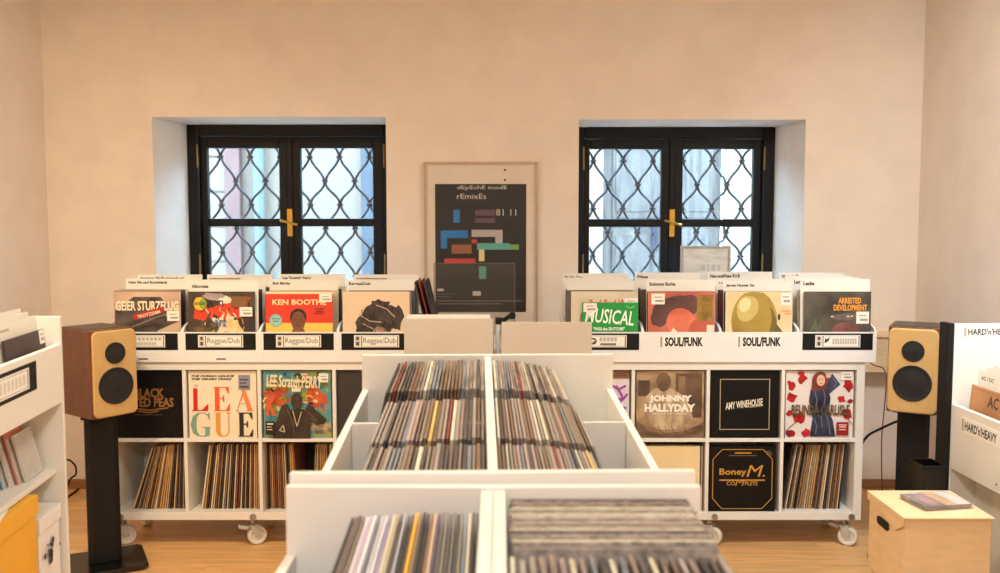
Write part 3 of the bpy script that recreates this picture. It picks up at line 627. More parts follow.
p.text('art', .40, .48, .58, .60, flat((62, 100, 150)), .02, .1); p.ell(.19, .82, .095, .10, flat((222, 186, 44))).ell(.23, .82, .05, .08, flat((130, 160, 50))).text('REGGAE', .11, .80, .27, .845, M_INK, .02)
p.rect(.66, .77, .90, .93, flat((126, 86, 48)), 'price_sticker').sticker(.78, .63, .97, .77); p.done()
p = fc(left_x[2], 'red and yellow cover with a small portrait and cream lettering', flat((214, 56, 34)))
p.rect(0, 0, 1, .53, flat((236, 196, 92))).rect(0, .965, 1, 1, flat((236, 214, 170))); SKB = photo('brown_skin', (132, 84, 58), (104, 64, 44), 12)
p.ell(.485, .62, .125, .125, flat((40, 28, 24))).ell(.485, .555, .105, .15, SKB).poly([(.40, .44), (.36, .3), (.62, .3), (.57, .44)], SKB).poly([(.30, .02), (.34, .33), (.64, .33), (.70, .02)], flat((190, 70, 50)))
p.rects([(.43, .575, .465, .585), (.51, .575, .545, .585), (.455, .485, .52, .495)], flat((50, 32, 26))).poly([(.475, .57), (.465, .52), (.51, .52), (.495, .57)], flat((112, 68, 48)))
p.text('KEN BOOTHE', .10, .80, .91, .885, flat((246, 214, 160)), .03).ell(.15, .57, .095, .095, flat((110, 176, 176))).ell(.15, .57, .08, .08, flat((150, 196, 184))).rects([(.09, .585, .21, .60), (.10, .55, .20, .565)], flat((70, 120, 124))).sticker(.80, .845, .99, .965).rects([(.73, .735, .88, .75), (.75, .70, .86, .715), (.72, .67, .88, .685)], flat((140, 40, 28))); p.done()
p = fc(left_x[3], 'beige cover with tousled dark hair', flat((222, 196, 164)), -.004)
HB = photo('dark_hair', (30, 24, 24), (70, 58, 52), 14, (3, 1, 1))
p.ell(.53, .57, .33, .26, HB, .25, 26, .16, 21).ell(.58, .76, .16, .12, HB, -.3, 18, .22, 22).ell(.80, .60, .10, .2, HB, .2, 14, .3, 23).ell(.32, .46, .13, .2, HB, 0, 16, .2, 24).ell(.55, .34, .12, .14, flat((176, 130, 104)))
for q in ([(.24, .66), (.40, .56), (.60, .54)], [(.30, .52), (.46, .44), (.52, .40)], [(.5, .8), (.66, .74), (.78, .62)]): p.stroke(q, .014, flat((190, 166, 140)))
for k in range(22):
    u, v = .28 + .5*r5.random(), .40 + .36*r5.random(); p.stroke([(u, v), (u+r5.uniform(-.05, .06), v-.05), (u+r5.uniform(-.06, .09), v-.11)], .012, flat(((92, 76, 66), (22, 18, 18), (60, 50, 46))[k % 3]))
p.done()
p = fc(right_x[0], 'pale cover with red script behind the green sleeve', photo('pale_fig', (214, 204, 180), (196, 186, 160), 4), .004, y=.017)
p.text('Red Red Wine', .26, .77, .96, .88, flat((206, 60, 50)), .02, .2).ell(.22, .45, .1, .3, photo('shade_fig', (96, 88, 80), (140, 130, 116), 8)).sticker(.80, .76, 1.0, .90); p.done()
p = fc(right_x[0], 'smaller green sleeve with white brush lettering', flat((14, 146, 56)), .030, .262, .262, .006, .003)
p.text('MUSICAL', .06, .62, .93, .88, flat((246, 248, 240)), .012, .12, R(-5)).text('"PASS the DUTCHIE"', .20, .50, .76, .56, flat((240, 246, 236)), .03).sticker(.02, .83, .26, .99).stroke([(.78, .94), (.86, .90), (.94, .94)], .012, flat((150, 210, 160))); p.done()
p = fc(right_x[1], 'red tinted portrait cover with brown hype sticker', photo('redport', (176, 84, 66), (206, 120, 96), 5))
p.ell(.40, .76, .33, .17, photo('rhair', (70, 44, 42), (104, 66, 60), 10), .22, 26, .07, 41).ell(.17, .60, .14, .13, photo('rhair', (70, 44, 42), (104, 66, 60), 10), .5, 20, .1, 42).ell(.62, .80, .16, .15, photo('rhair', (70, 44, 42), (104, 66, 60), 10), -.4, 20, .08, 43).ell(.50, .52, .22, .24, photo('rface', (200, 92, 70), (226, 130, 100), 6), .5).ell(.80, .40, .2, .2, photo('rhand', (206, 110, 84), (180, 80, 62), 6)).poly([(.30, .32), (.38, .46), (.48, .36), (.56, .30)], CRM).rect(.88, .30, .99, .50, flat((236, 220, 196)))
p.rect(.73, .56, .97, .95, photo('hype', (120, 92, 30), (160, 126, 46), 16), 'price_sticker').sticker(.05, .81, .25, .97); p.done()
p = fc(right_x[2], 'cream cover with large golden olive head shape', photo('crm_r', (230, 214, 168), (216, 190, 140), 3))
p.ell(.43, .56, .345, .46, photo('olive_head', (134, 110, 40), (186, 158, 70), 3)).ell(.30, .78, .12, .16, photo('olive_hi', (206, 186, 110), (226, 212, 150), 4), -.5).ell(.60, .46, .17, .34, photo('olive_lo', (90, 74, 34), (120, 98, 44), 5)).poly([(.70, .30), (.76, .52), (.84, .42), (.92, .30)], flat((96, 86, 40))).ell(.80, .62, .02, .05, flat((60, 54, 34))).sticker(.82, .80, .98, .98).rects([(.84, .70, .97, .72), (.88, .66, .98, .68)], flat((216, 150, 110))); p.ell(.45, .60, .24, .36, photo('olive_mid', (156, 130, 54), (176, 148, 66), 4)).ell(.33, .74, .15, .20, photo('olive_hi2', (186, 164, 86), (206, 186, 116), 4), -.5).ell(.29, .80, .08, .11, flat((226, 214, 160)), -.5); p.done()
p = fc(right_x[3], 'dark leafy cover with orange lettering', photo('jungle', (54, 48, 42), (92, 84, 72), 6), .004)
LF = photo('leafd', (50, 58, 44), (92, 100, 76), 9)
for q in ([(.08, .40), (.18, .62), (.20, .44)], [(.14, .36), (.30, .62), (.26, .40)], [(.04, .55), (.10, .74), (.14, .54)]): p.poly(q, LF)
p.ell(.62, .42, .20, .12, photo('facer', (150, 84, 74), (90, 60, 54), 8)).ell(.60, .62, .2, .05, photo('browd', (70, 62, 56), (110, 98, 90), 12)).rects([(.40, .62, .44, .635), (.64, .62, .68, .635), (.70, .625, .73, .64)], CRM)
OR = flat((234, 156, 56)); p.text('ARRESTED', .51, .82, .85, .91, OR, .03).text('DEVELOPMENT', .44, .715, .94, .805, OR, .03).sticker(.78, .52, .97, .70); p.done()

# ================================================================== POSTER, ACRYLIC, TABLE BETWEEN THE SHELVES
a = pxY(424, 162, YW); b = pxY(538, 162, YW); PFW = b.x - a.x; PFH = 1.02
po = empty('framed_poster', ((a.x+b.x)/2, YW-.002, a.z-PFH), 0, 'tall framed poster with coloured blocks on black, hung between the windows', 'poster')
fm = MB(); fw_ = .012
for q, r_ in (((-PFW/2, -.022, 0), (-PFW/2+fw_, 0, PFH)), ((PFW/2-fw_, -.022, 0), (PFW/2, 0, PFH)), ((-PFW/2+fw_, -.022, 0), (PFW/2-fw_, 0, fw_)), ((-PFW/2+fw_, -.022, PFH-fw_), (PFW/2-fw_, 0, PFH))): fm.box(q, r_)
fm.build('frame', mat('poster_frame_alu', (176, 150, 122), .4, .3, noise=.05), po, bevel=.001)
MB().box((-PFW/2+fw_, -.010, fw_), (PFW/2-fw_, -.001, PFH-fw_)).build('mount', mat('poster_mount', (224, 206, 186), .8, noise=.02), po)
pa = pxY(435, 184, YW-.012); pb = pxY(526, 312, YW-.012); pw = pb.x-pa.x; ph = pa.z-pb.z
pp = MB().box((-pw/2, -.0025, 0), (pw/2, 0, ph)).build('poster_print', mat('poster_black', (24, 21, 20), .55, noise=.05, nscale=5), po, ((pa.x+pb.x)/2-po.location.x, -.0102, pb.z-po.location.z))
q = Print(pp, pw, ph, -.0025, .0003)
WH = flat((206, 194, 178)); BLU = flat((26, 112, 176)); BRN = flat((150, 88, 54)); TEA = flat((86, 160, 148)); PUR = flat((96, 66, 84)); RD = flat((190, 54, 38)); GRY = flat((176, 166, 164)); GR = flat((110, 158, 70)); YL = flat((222, 200, 140))
q.text('dEpEchE modE', .24, .950, .79, .988, WH, .002).text('rEmixEs', .24, .885, .56, .925, WH, .002).text('81 11', .67, .755, .89, .805, WH, -.002)
# a plain arrangement of coloured bars
q.rects([(.06, .58, .36, .64), (.06, .50, .13, .58), (.20, .70, .27, .80)], BLU).rects([(.18, .46, .40, .53)], BRN).rects([(.10, .38, .44, .42)], RD)
q.rects([(.44, .755, .66, .80), (.44, .70, .66, .735)], PUR).rects([(.40, .59, .74, .645), (.66, .52, .74, .59)], GRY).rects([(.46, .49, .82, .54)], TEA).rects([(.82, .49, .92, .53)], GR).rects([(.48, .40, .54, .49)], YL).rects([(.48, .26, .56, .36)], TEA).rects([(.40, .54, .46, .57)], RD)
q.rects([(.02, .165, .09, .185), (.41, .13, .50, .165)], WH)
q.rects([(.02, .085, .96, .092), (.02, .062, .74, .069), (.02, .14, .22, .144), (.02, .12, .16, .124)], flat((120, 108, 98))); q.done()
for zz in (.955, .90): MB().cyl((.135, -.0245, PFH*zz), .006, 1, .012, 10).build('fixing_dot', M_BLKM, po)
MB().box((-PFW/2+fw_, -.0165, fw_), (PFW/2-fw_, -.015, PFH-fw_)).build('glazing', clear('poster_glazing', (120, 110, 100), .02, .15), po)

tx0, tx1 = -.385, .215
tb = empty('side_table', ((tx0+tx1)/2, 4.72, 0), 0, 'white narrow side table between the two cube shelves', 'table')
hw = (tx1-tx0)/2
bx('table_top', (-hw, -.22, .93), (hw, .26, .95), M_WHITE, tb)
for sx in (-1, 1):
    for yy in (-.2, .24): bx('leg', (sx*(hw-.02)-.015, yy-.015, 0), (sx*(hw-.02)+.015, yy+.015, .9295), M_WHITE, tb)
ac = empty('acrylic_stand', (pxY(474.5, 290, 4.85).x, 4.85, .9505), 0, 'clear acrylic panel standing in front of the framed poster', 'panel')
aw = pxY(515.5, 290, 4.85).x - pxY(434, 290, 4.85).x; ah = pxY(470, 263, 4.85).z - .9505
MB().box((-aw/2+.004, 0, 0), (aw/2-.004, .004, ah-.004)).build('clear_sheet', clear('acrylic', (110, 102, 94), .13, .12), ac)
e = MB(); e.box((-aw/2, -.001, 0), (-aw/2+.004, .005, ah)); e.box((aw/2-.004, -.001, 0), (aw/2, .005, ah)); e.box((-aw/2+.004, -.001, ah-.004), (aw/2-.004, .005, ah)); e.build('sheet_edge', mat('acrylic_edge', (92, 82, 74), .3, noise=.05), ac)
for i, (m, la) in enumerate(((MUTE[3], 'dark'), (flat((150, 44, 36)), 'red edged'), (MUTE[5], 'black'))):
    t0 = pxY(415.5 + i*4.6, 275, 4.56); tl = -R(13.5)
    xb = t0.x - math.sin(tl)*SW
    o = link('vinyl_record', edge_mesh(m), None, (xb, 4.50, .9515), (0, tl, 0)); o.scale = (.006, 1, 1)
    tag(o, la + ' sleeve leaning edge-on beside the crate of the tousled hair cover', 'record', 'sleeves leaning on the side table')
# ---- small framed picture on the second window sill
fa = pxY(681, 246, 5.50); fb = pxY(731, 246, 5.50); w_ = fb.x-fa.x; h_ = fa.z-.999
sf = empty('small_frame', ((fa.x+fb.x)/2, 5.50, .9990), 0, 'small pale framed card standing on the window sill behind the soul crates', 'picture frame')
g = MB(); t_ = .016
for q_, r_ in (((-w_/2, 0, 0), (-w_/2+t_, .02, h_)), ((w_/2-t_, 0, 0), (w_/2, .02, h_)), ((-w_/2+t_, 0, 0), (w_/2-t_, .02, t_)), ((-w_/2+t_, 0, h_-t_), (w_/2-t_, .02, h_))): g.box(q_, r_)
g.build('frame', mat('washed_frame', (176, 166, 152), .7, noise=.12, nscale=14), sf, bevel=.002)
cc = MB().box((-w_/2+t_, .008, t_), (w_/2-t_, .016, h_-t_)).build('card', photo('stone_card', (206, 200, 190), (226, 222, 214), 9, (1, 1, 4)), sf)
qq = Print(cc, w_, h_, .008); qq.rects([(.42, .63, .50, .72), (.54, .62, .58, .73), (.62, .63, .70, .72), (.74, .63, .80, .72)], flat((194, 189, 182))); qq.done()

# ================================================================== LOW CABINET WITH TWO CRATES (behind the browser)
ZL = .86
lc = empty('low_cabinet', (-.01, 3.50, 0), 0, 'low white cabinet carrying two white crates behind the record browsers', 'cabinet')
bx('top_board', (-.42, -.01, ZL-.02), (.40, .43, ZL), M_WHITE, lc); bx('side_panel', (-.42, 0, 0), (-.40, .42, ZL-.0205), M_WHITE, lc); bx('side_panel', (.38, 0, 0), (.40, .42, ZL-.0205), M_WHITE, lc); bx('back_panel', (-.3995, 0, .06), (.3795, .018, ZL-.0205), M_WHITE, lc); bx('middle_shelf', (-.3995, .0185, .45), (.3795, .42, .468), M_WHITE, lc)
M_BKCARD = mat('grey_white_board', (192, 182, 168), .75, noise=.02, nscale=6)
for (xl, xr, yt, la) in ((404, 493, 318.5, 'tall-backed white crate on the low cabinet, beside the black clamp'), (501.5, 592, 322, 'tall-backed white crate on the low cabinet, in front of the crate with green sleeve')):
    Yc = 3.50; A = pxY(xl, yt, Yc); B = pxY(xr, yt, Yc); h = (B.x-A.x)/2; hz = A.z-ZL-.0005
    r = empty('record_crate', ((A.x+B.x)/2, Yc, ZL+.0005), 0, la, 'crate', 'white crates on the low cabinet')
    bx('back_panel', (-h, 0, 0), (h, .006, hz), M_BKCARD, r); bx('base', (-h, .0065, 0), (h, .37, .006), M_BKCARD, r); bx('front_panel', (-h, .3705, 0), (h, .3765, .13), M_BKCARD, r)
    for s in (-1, 1): MB().prism([(.0065, .0065), (.0065, hz-.02), (.25, hz-.06), (.37, .13), (.37, .0065)], 0, s*h, s*(h-.006)).build('side_panel', M_BKCARD, r)
    o = link('divider_card', sleeve_mesh(M_DIV, .002, 2*h-.02, hz+.004 if xl < 450 else hz-.02), None, (r.location.x-.002, Yc+.03, ZL+.0075), (-R(2), 0, 0)); tag(o, 'blank divider card in the ' + la.replace('tall-backed ', '').replace(' on the low cabinet,', ''), 'divider card')
c0 = pxY(503, 320, 3.62)
cl = empty('black_clamp', (c0.x-.0, 3.62, ZL), 0, 'black clamp on a thin post between the two crates on the low cabinet', 'clamp')
hc = c0.z - ZL
MB().cyl((-.020, 0, .0005), .008, 2, hc, 12).build('post', M_CARD, cl, smooth=True)
MB().box((-.03, -.014, hc-.016), (0, .014, hc+.010)).build('clamp_body', M_BLKM, cl, bevel=.004)
MB().tube([(0, 0, hc-.002), (.02, 0, hc+.012), (.038, 0, hc+.018)], .009, 10).cyl((.036, -.012, hc+.018), .014, 1, .024, 16).build('clamp_knob', M_BLKM, cl, smooth=True)

# ================================================================== RECORD BROWSERS (centre)
BT = .018
def browser(xc, Yr, Yf, zr, zs_r, zs_f, zd_f, dt, W, zfront, label):
    r = empty('record_browser', (xc, Yf, 0), 0, label, 'record browser', 'double record browsers in the middle of the shop'); L = Yr - Yf; h = W/2
    bx('rear_panel', (-h, L-BT, 0), (h, L, zr), M_WHITE, r, .002)
    if zfront: bx('front_panel', (-h, 0, 0), (h, BT, zfront), M_WHITE, r, .002)
    y0 = BT + .0005 if zfront else 0
    for s in (-1, 1):
        MB().prism([(y0, 0), (y0, zs_f), (L-BT-.0005, zs_r), (L-BT-.0005, 0)], 0, s*h, s*(h-BT)).build('side_panel', M_WHITE, r, bevel=.0015)
    n = 1 if dt < .03 else 2
    for k in range(n):
        a = -dt/2 + k*dt/n; MB().prism([(y0, .5), (y0, zd_f), (L-BT-.0005, zr-.006), (L-BT-.0005, .5)], 0, a+.0004, a+dt/n-.0004).build('centre_divider', M_WHITE, r, bevel=.0015)
    return r, L
XM = -.030; YMR = 2.733; YMF = 1.662
XMC = -.012
mid, LM = browser(XMC, YMR, YMF, 1.170, 1.066, 1.004, 1.10, .020, .740, 1.113, 'white double record browser standing in front of the low cabinet')
mid.rotation_euler.z = R(1.3)
for s in (-1, 1):
    a, b = (-.3515, -.0105) if s < 0 else (.0105, .3515)
    MB().prism([(BT+.001, .70), (BT+.001, .718), (LM-BT-.001, .818), (LM-BT-.001, .80)], 0, a, b).build('tray_floor', M_WHITE, mid)
    for yy, zt in ((2.372-YMF, 1.05), (2.030-YMF, 1.02)):
        MB().prism([(yy-.005, .80), (yy+.006, .80), (yy+.006-.022, zt), (yy-.005-.022, zt)], 0, a, b).build('row_divider', M_WHITE, mid, bevel=.001)
rows = [(2.392, .818, 'far'), (2.050, .772, 'middle'), (1.7105, .740, 'near')]
stuff = STUFF
for ri, (y, z, nm) in enumerate(rows):
    st = stuff if nm == 'far' else None; XM = XMC - .0227*(y - YMF)
    pl = {'middle': 'in the middle row of the browser', 'near': 'in the row along the shared board', 'far': ''}[nm]
    fan(XM-.336, XM-.022, XM-.262, XM-.018, 26, y, z, '{c} sleeve leaning right onto the centre divider ' + pl, 'right-leaning records ' + pl, SP_BIN, W_BIN, t=.0064, seed=30+ri, yj=.0015, zj=.006, rz=R(1.3), stuff=st, slope=R(5))
    fan(XM+.022, XM+.334, XM+.018, XM+.225 if ri else XM+.20, 26, y, z, '{c} sleeve leaning left onto the centre divider ' + pl, 'left-leaning records ' + pl, SP_BIN, W_BIN, t=.0054, seed=40+ri, yj=.0015, zj=.006, rz=R(1.3), stuff=st, slope=R(5))

XN = -.012; YNR = 1.640; YNF = .80
near, LN_ = browser(XN, YNR, YNF, 1.098, .975, .975, 1.062, .044, .740, 0, 'white double record browser with a two-board centre divider')
bx('front_panel', (-.3515, -.0185, 0), (.3515, -.0005, .975), M_WHITE, near)
ya, yb_ = 1.308-YNF, LN_-BT-.001
MB().prism([(.001, .66-ya*.0), (ya, .684), (yb_, .684+(yb_-ya)*math.tan(R(13))), (yb_, .66), (.001, .64)], 0, -.3515, -.0225).build('tray_floor', M_WHITE, near)
bx('tray_floor', (.0225, .001, .745), (.3515, LN_-BT-.001, .760), M_WHITE, near)
nb = lambda n, c, d=None: spine_mat('near_' + n, c, d or tuple(int(v*.8) for v in c))
NC = [nb('black', (36, 32, 32)), nb('brown', (108, 84, 70)), nb('grey', (92, 84, 78)), nb('brown2', (128, 108, 92)), nb('white', (232, 230, 234)), nb('mauve', (150, 110, 140), (210, 200, 210)), nb('white2', (238, 236, 236)), nb('navy', (60, 56, 84), (170, 166, 176)), nb('white', (232, 230, 234)), nb('white2', (238, 236, 236)), nb('violet', (130, 116, 170), (200, 196, 210)), nb('ivory', (212, 204, 178)), nb('olive', (176, 166, 132)), nb('grey', (92, 84, 78)), nb('silver', (190, 190, 194)), nb('char', (70, 66, 62)), nb('char', (70, 66, 62)), nb('yellow', (236, 176, 12), (232, 168, 8)), nb('tan', (176, 140, 104)), nb('black', (36, 32, 32)), nb('black', (36, 32, 32)), nb('rust', (150, 110, 84)), nb('peach', (206, 176, 150)), nb('violetd', (96, 78, 104)), nb('stone', (128, 122, 114)), nb('stone', (128, 122, 114)), nb('stone2', (112, 106, 98)), nb('stone', (128, 122, 114)), nb('char', (70, 66, 62)), nb('taupe', (150, 138, 122)), nb('bluep', (86, 130, 170), (190, 186, 170)), nb('cream', (222, 208, 180)), nb('dk', (60, 56, 52)), nb('black', (36, 32, 32))]
fan(XN-.312, XN-.028, XN-.250, XN-.026, len(NC), 1.308, .698, '{c} sleeve packed edge-on beside the two-board divider', 'edge-on records beside the two-board divider', NC, None, t=.0042, cols=NC, seed=60, yj=.004, zj=.004, slope=R(13))
# right column: sleeves facing the camera
rr = random.Random(61)
for i in range(36):
    f = i/35; y = 1.612 - .012 - f*.237; m = rr.choices(SP_BIN, [5, 4, 2, .35, 1, 2, 1, 0, 0])[0]
    o = link('vinyl_record', sleeve_mesh(m, .0046), None, (XN+.187+rr.uniform(-.004, .004), y, .761+rr.uniform(0, .005)), (-R(2), 0, rr.uniform(-.002, .002)))
    tag(o, CWORD[m.name] + ' sleeve filed face-on in the browser with two-board divider', 'record', 'face-on records beyond the two-board divider')
fan(XN+.036, XN+.345, XN+.030, XN+.335, 22, 1.018, .7605, '{c} sleeve filed edge-on in front of the face-on sleeves', 'edge-on records before the face-on ones', SP_BIN, [4, 4, 2, 5, 3, 2, 2, 0, 0], t=.007, seed=63, yj=.01, zj=.006, stuff=STUFF)
so_ = STUFF[0].build('packed_vinyl_records', STUFF[1]); tag(so_, 'further packed record sleeves inside the crates and along the browser rows', 'records', kind='stuff')

# ================================================================== SPEAKERS
def speaker(loc, rz, label, gx=None):
    r = empty('loudspeaker', loc, rz, label, 'speaker', 'walnut loudspeakers with champagne fronts')
    w, d, h = .215, .27, .385; rad = .030
    def rr_(ww, y0, y1):     # plan outline, rounded at the front
        o = [(ww/2, y1), (-ww/2, y1)]
        o += [(-ww/2 + rad - rad*math.cos(a), y0 + rad - rad*math.sin(a)) for a in [R(t) for t in range(0, 91, 15)]]
        o += [(ww/2 - rad + rad*math.sin(a), y0 + rad - rad*math.cos(a)) for a in [R(t) for t in range(0, 91, 15)]]
        return o
    MB().prism(rr_(w, -d/2, d/2), 2, 0, h).build('cabinet', M_WALNUT, r, smooth=True, bevel=.003)
    MB().box((-w/2+.012, -d/2+.05, h+.0002), (w/2-.012, d/2-.012, h+.002)).build('top_veneer', mat('dark_top', (58, 46, 40), .4, noise=.1, nscale=10), r)
    # front baffle: rounded plate
    def rrect(ww, z0, z1, q):
        o = []
        for cx, cz, a0 in ((ww/2-q, z1-q, 0), (-ww/2+q, z1-q, 90), (-ww/2+q, z0+q, 180), (ww/2-q, z0+q, 270)):
            o += [(cx+q*math.cos(R(a0+t)), cz+q*math.sin(R(a0+t))) for t in range(0, 91, 18)]
        return o
    MB().prism(rrect(w-.010, .004, h-.003, .026), 1, -d/2-.010, -d/2+.004).build('baffle', M_GOLD, r, bevel=.006)
    fy = -d/2-.0102
    for nm, cz, ra in (('tweeter', .282, .047), ('woofer', .138, .081)):
        MB().lathe([(0, fy-.010), (ra*.25, fy-.009), (ra*.7, fy-.004), (ra*.9, fy-.0035), (ra*.95, fy-.006), (ra, fy-.004), (ra, fy+.004)], (0, 0, cz), 1, 40).build(nm, M_CONE, r, smooth=True)
    return r
def stand(loc, rz, hgt, label):
    r = empty('speaker_stand', loc, rz, label, 'speaker stand', 'black speaker stands')
    MB().prism([(-.15, -.16), (.15, -.16), (.17, -.14), (.17, .12), (.15, .14), (-.15, .14), (-.17, .12), (-.17, -.14)], 2, .008, .026).build('base_plate', M_BLK, r, bevel=.004)
    for sx in (-.13, .13):
        for sy in (-.12, .10): MB().cyl((sx, sy, 0), .012, 2, .0078, 12).build('foot', M_BLKM, r)
    MB().prism([(-.068, -.03), (-.05, -.055), (.05, -.055), (.068, -.03), (.068, .05), (-.068, .05)], 2, .0265, hgt-.0105).build('column', M_BLKM, r, bevel=.004)
    bx('top_plate', (-.085, -.09, hgt-.010), (.085, .09, hgt), M_BLKM, r, .002)
    return r
S1 = Vector((-1.79, 4.11, 0)); s1z = pxY(97, 414, 4.08).z
stand(S1, R(27), s1z, 'black column speaker stand beside the white side rack with yellow boxes')
speaker((S1.x-.005, S1.y, s1z+.0005), R(53), 'walnut loudspeaker with champagne front beside the reggae crates')
S2 = Vector((pxY(914, 410, 4.22).x, 4.22, 0)); s2z = pxY(912, 411, 4.16).z
stand(S2, R(-26), s2z, 'black column speaker stand behind the kraft cardboard box')
speaker((S2.x, S2.y, s2z+.0005), R(-29), 'walnut loudspeaker with champagne front beside the tall black post')

def cable(name, pts, r, m, label):
    # smooth polyline
    out = []
    P = [Vector(q) for q in pts]
    for i in range(len(P)-1):
        p0, p1, p2, p3 = P[max(i-1, 0)], P[i], P[i+1], P[min(i+2, len(P)-1)]
        for k in range(6):
            t = k/6; out.append(.5*((2*p1) + (p2-p0)*t + (2*p0-5*p1+4*p2-p3)*t*t + (3*p1-p0-3*p2+p3)*t**3))
    out.append(P[-1]); o = MB().tube(out, r, 8).build(name, m, smooth=True); tag(o, label, 'cable'); return o
cable('speaker_cable', [pxY(905, 418, 4.30), pxY(880, 429, 4.33), pxY(860, 440, 4.37)+Vector((.02, 0, 0)), pxY(850, 470, 4.80), (1.75, 4.9, .01)], .006, M_BLKM, 'thick black cable running from the speaker stand behind the cube shelf')
cable('thin_cable', [pxY(877, 350, 4.9)+Vector((-.1, .12, 0)), pxY(872, 364, 4.85), pxY(886, 376, 4.75), (1.98, 4.75, .4), (1.98, 4.7, .01)], .003, flat((120, 60, 40)), 'thin reddish cable hanging behind the loudspeaker')
cable('floor_cable', [(-2.42, 5.24, .012), pxZ(66, 497, .02), pxY(70, 480, 4.9), pxY(76, 474, 4.9), pxY(74, 464, 4.92), pxY(62, 463, 4.95), (-2.5, 4.9, .012)], .005, M_BLKM, 'loop of black cable behind the speaker stand by the wall')

# ================================================================== SIDE RACKS
# left rack
Y0 = 3.10; yaw = R(6)
c = pxY(60.5, 344, Y0); ZT = pxY(30, 316.5, Y0).z; Z1 = pxY(59, 344, Y0).z; Z0 = pxY(59, 402, Y0).z
lr = empty('side_rack', (c.x, Y0, 0), yaw, 'white side rack with yellow boxes in its lower compartment', 'rack')
# local frame: x to the right (aisle at x=0), -y towards the entrance
LR = 1.15; DPT = .52
bx('end_panel', (-DPT, 0, 0), (0, .018, ZT), M_WHITE, lr, .002); bx('end_panel', (-DPT, -LR-.018, 0), (0, -LR, ZT), M_WHITE, lr, .002)
bx('front_panel', (-.018, -LR+.0005, Z0), (0, -.0005, Z1), M_WHITE, lr, .002)
bx('back_panel', (-DPT, -LR+.0005, 0), (-DPT+.016, -.0005, ZT), M_WHITE, lr)
bx('bin_floor', (-DPT+.0165, -LR+.0005, Z0), (-.0185, -.0005, Z0+.016), M_WHITE, lr)
ZS = pxY(48, 465, Y0).z - .01
bx('shelf', (-DPT+.0165, -LR+.0005, ZS-.018), (-.030, -.0005, ZS), M_WHITE, lr); bx('plinth', (-DPT+.0165, -LR+.0005, .04), (-.012, -.0005, .058), M_WHITE, lr)
st = MB().box((-.0005, -.60, Z0+.085), (.0008, -.215, Z1-.022)).build('label_strip', M_BLKM, lr)
lcard = MB().box((.0009, -.55, Z0+.098), (.0017, -.275, Z1-.034)).build('label_card', M_PAPER, st)
hh = (Z1-.034)-(Z0+.098)
pr = Print(lcard, .275, hh, 0); pr.outline(.03, .08, .97, .92, .02, flat((90, 86, 80))); pr.rects([(.12 + .1*k, .26, .18 + .1*k, .74) for k in range(8)], flat((216, 208, 194))); pr.done()
for ch in lcard.children: ch.location = (.0017, -.4125, Z0+.098); ch.rotation_euler = (0, 0, R(90))
def rackxf(root, x, y, z): return root.matrix_world @ Vector((x, y, z))
bpy.context.view_layer.update()
def rack_cover(root, yaw_, side, x, y, z, m, label, name='vinyl_record', t=.006, w=SW, h=SW, tilt=R(6), cat='record', group=None):
    # sleeve facing the aisle: side=+1 faces +x, -1 faces -x
    P = rackxf(root, x, y, z); o = link(name, sleeve_mesh(m, t, w, h), None, P); o.rotation_mode = 'XYZ'
    o.rotation_euler = (Matrix.Rotation(yaw_ + (R(90) if side > 0 else R(-90)), 4, 'Z') @ Matrix.Rotation(-tilt, 4, 'X')).to_euler(); tag(o, label, cat, group); return Print(o, w, h)
zb = Z0 + .0180
rk = ZT - .318 - zb if ZT - .318 > zb else 0
hb = Z1 + .055 - zb
p = rack_cover(lr, yaw, 1, -.026, -.165, zb, mat('sl_dark_purple', (66, 52, 52), .5, noise=.15, nscale=8), 'dark sleeve with white price sticker filed in the white side rack', h=hb)
p.sticker(.86, .80, .99, .995); p.done()
for i, (tx, hh_) in enumerate((('~', .075), ('~', .088), ('', .100))):
    p = rack_cover(lr, yaw, 1, -.040-.016*i, -.188-.016*i, zb, M_DIV, ['white divider card with faint print touching the dark sleeve in the side rack', 'white divider card with faint print, second behind the dark sleeve', 'blank white divider card behind the printed ones in the side rack'][i], 'divider_card', .0016, .335, hb+hh_-.055+.028, R(6), 'divider card')
    if tx: p.rects([(.03 + .036*k, .905, .055 + .036*k, .935) for k in range(9)], flat((170, 140, 104)))
    p.done()
for i in range(3):
    p = rack_cover(lr, yaw, 1, -.024-.010*i, -.52, zb, [MUTE[2], flat((104, 112, 60)), MUTE[6]][i], 'sleeve filed beside the dark one in the side rack', h=hb-.004*i, group='sleeves beside the dark one'); p.done()
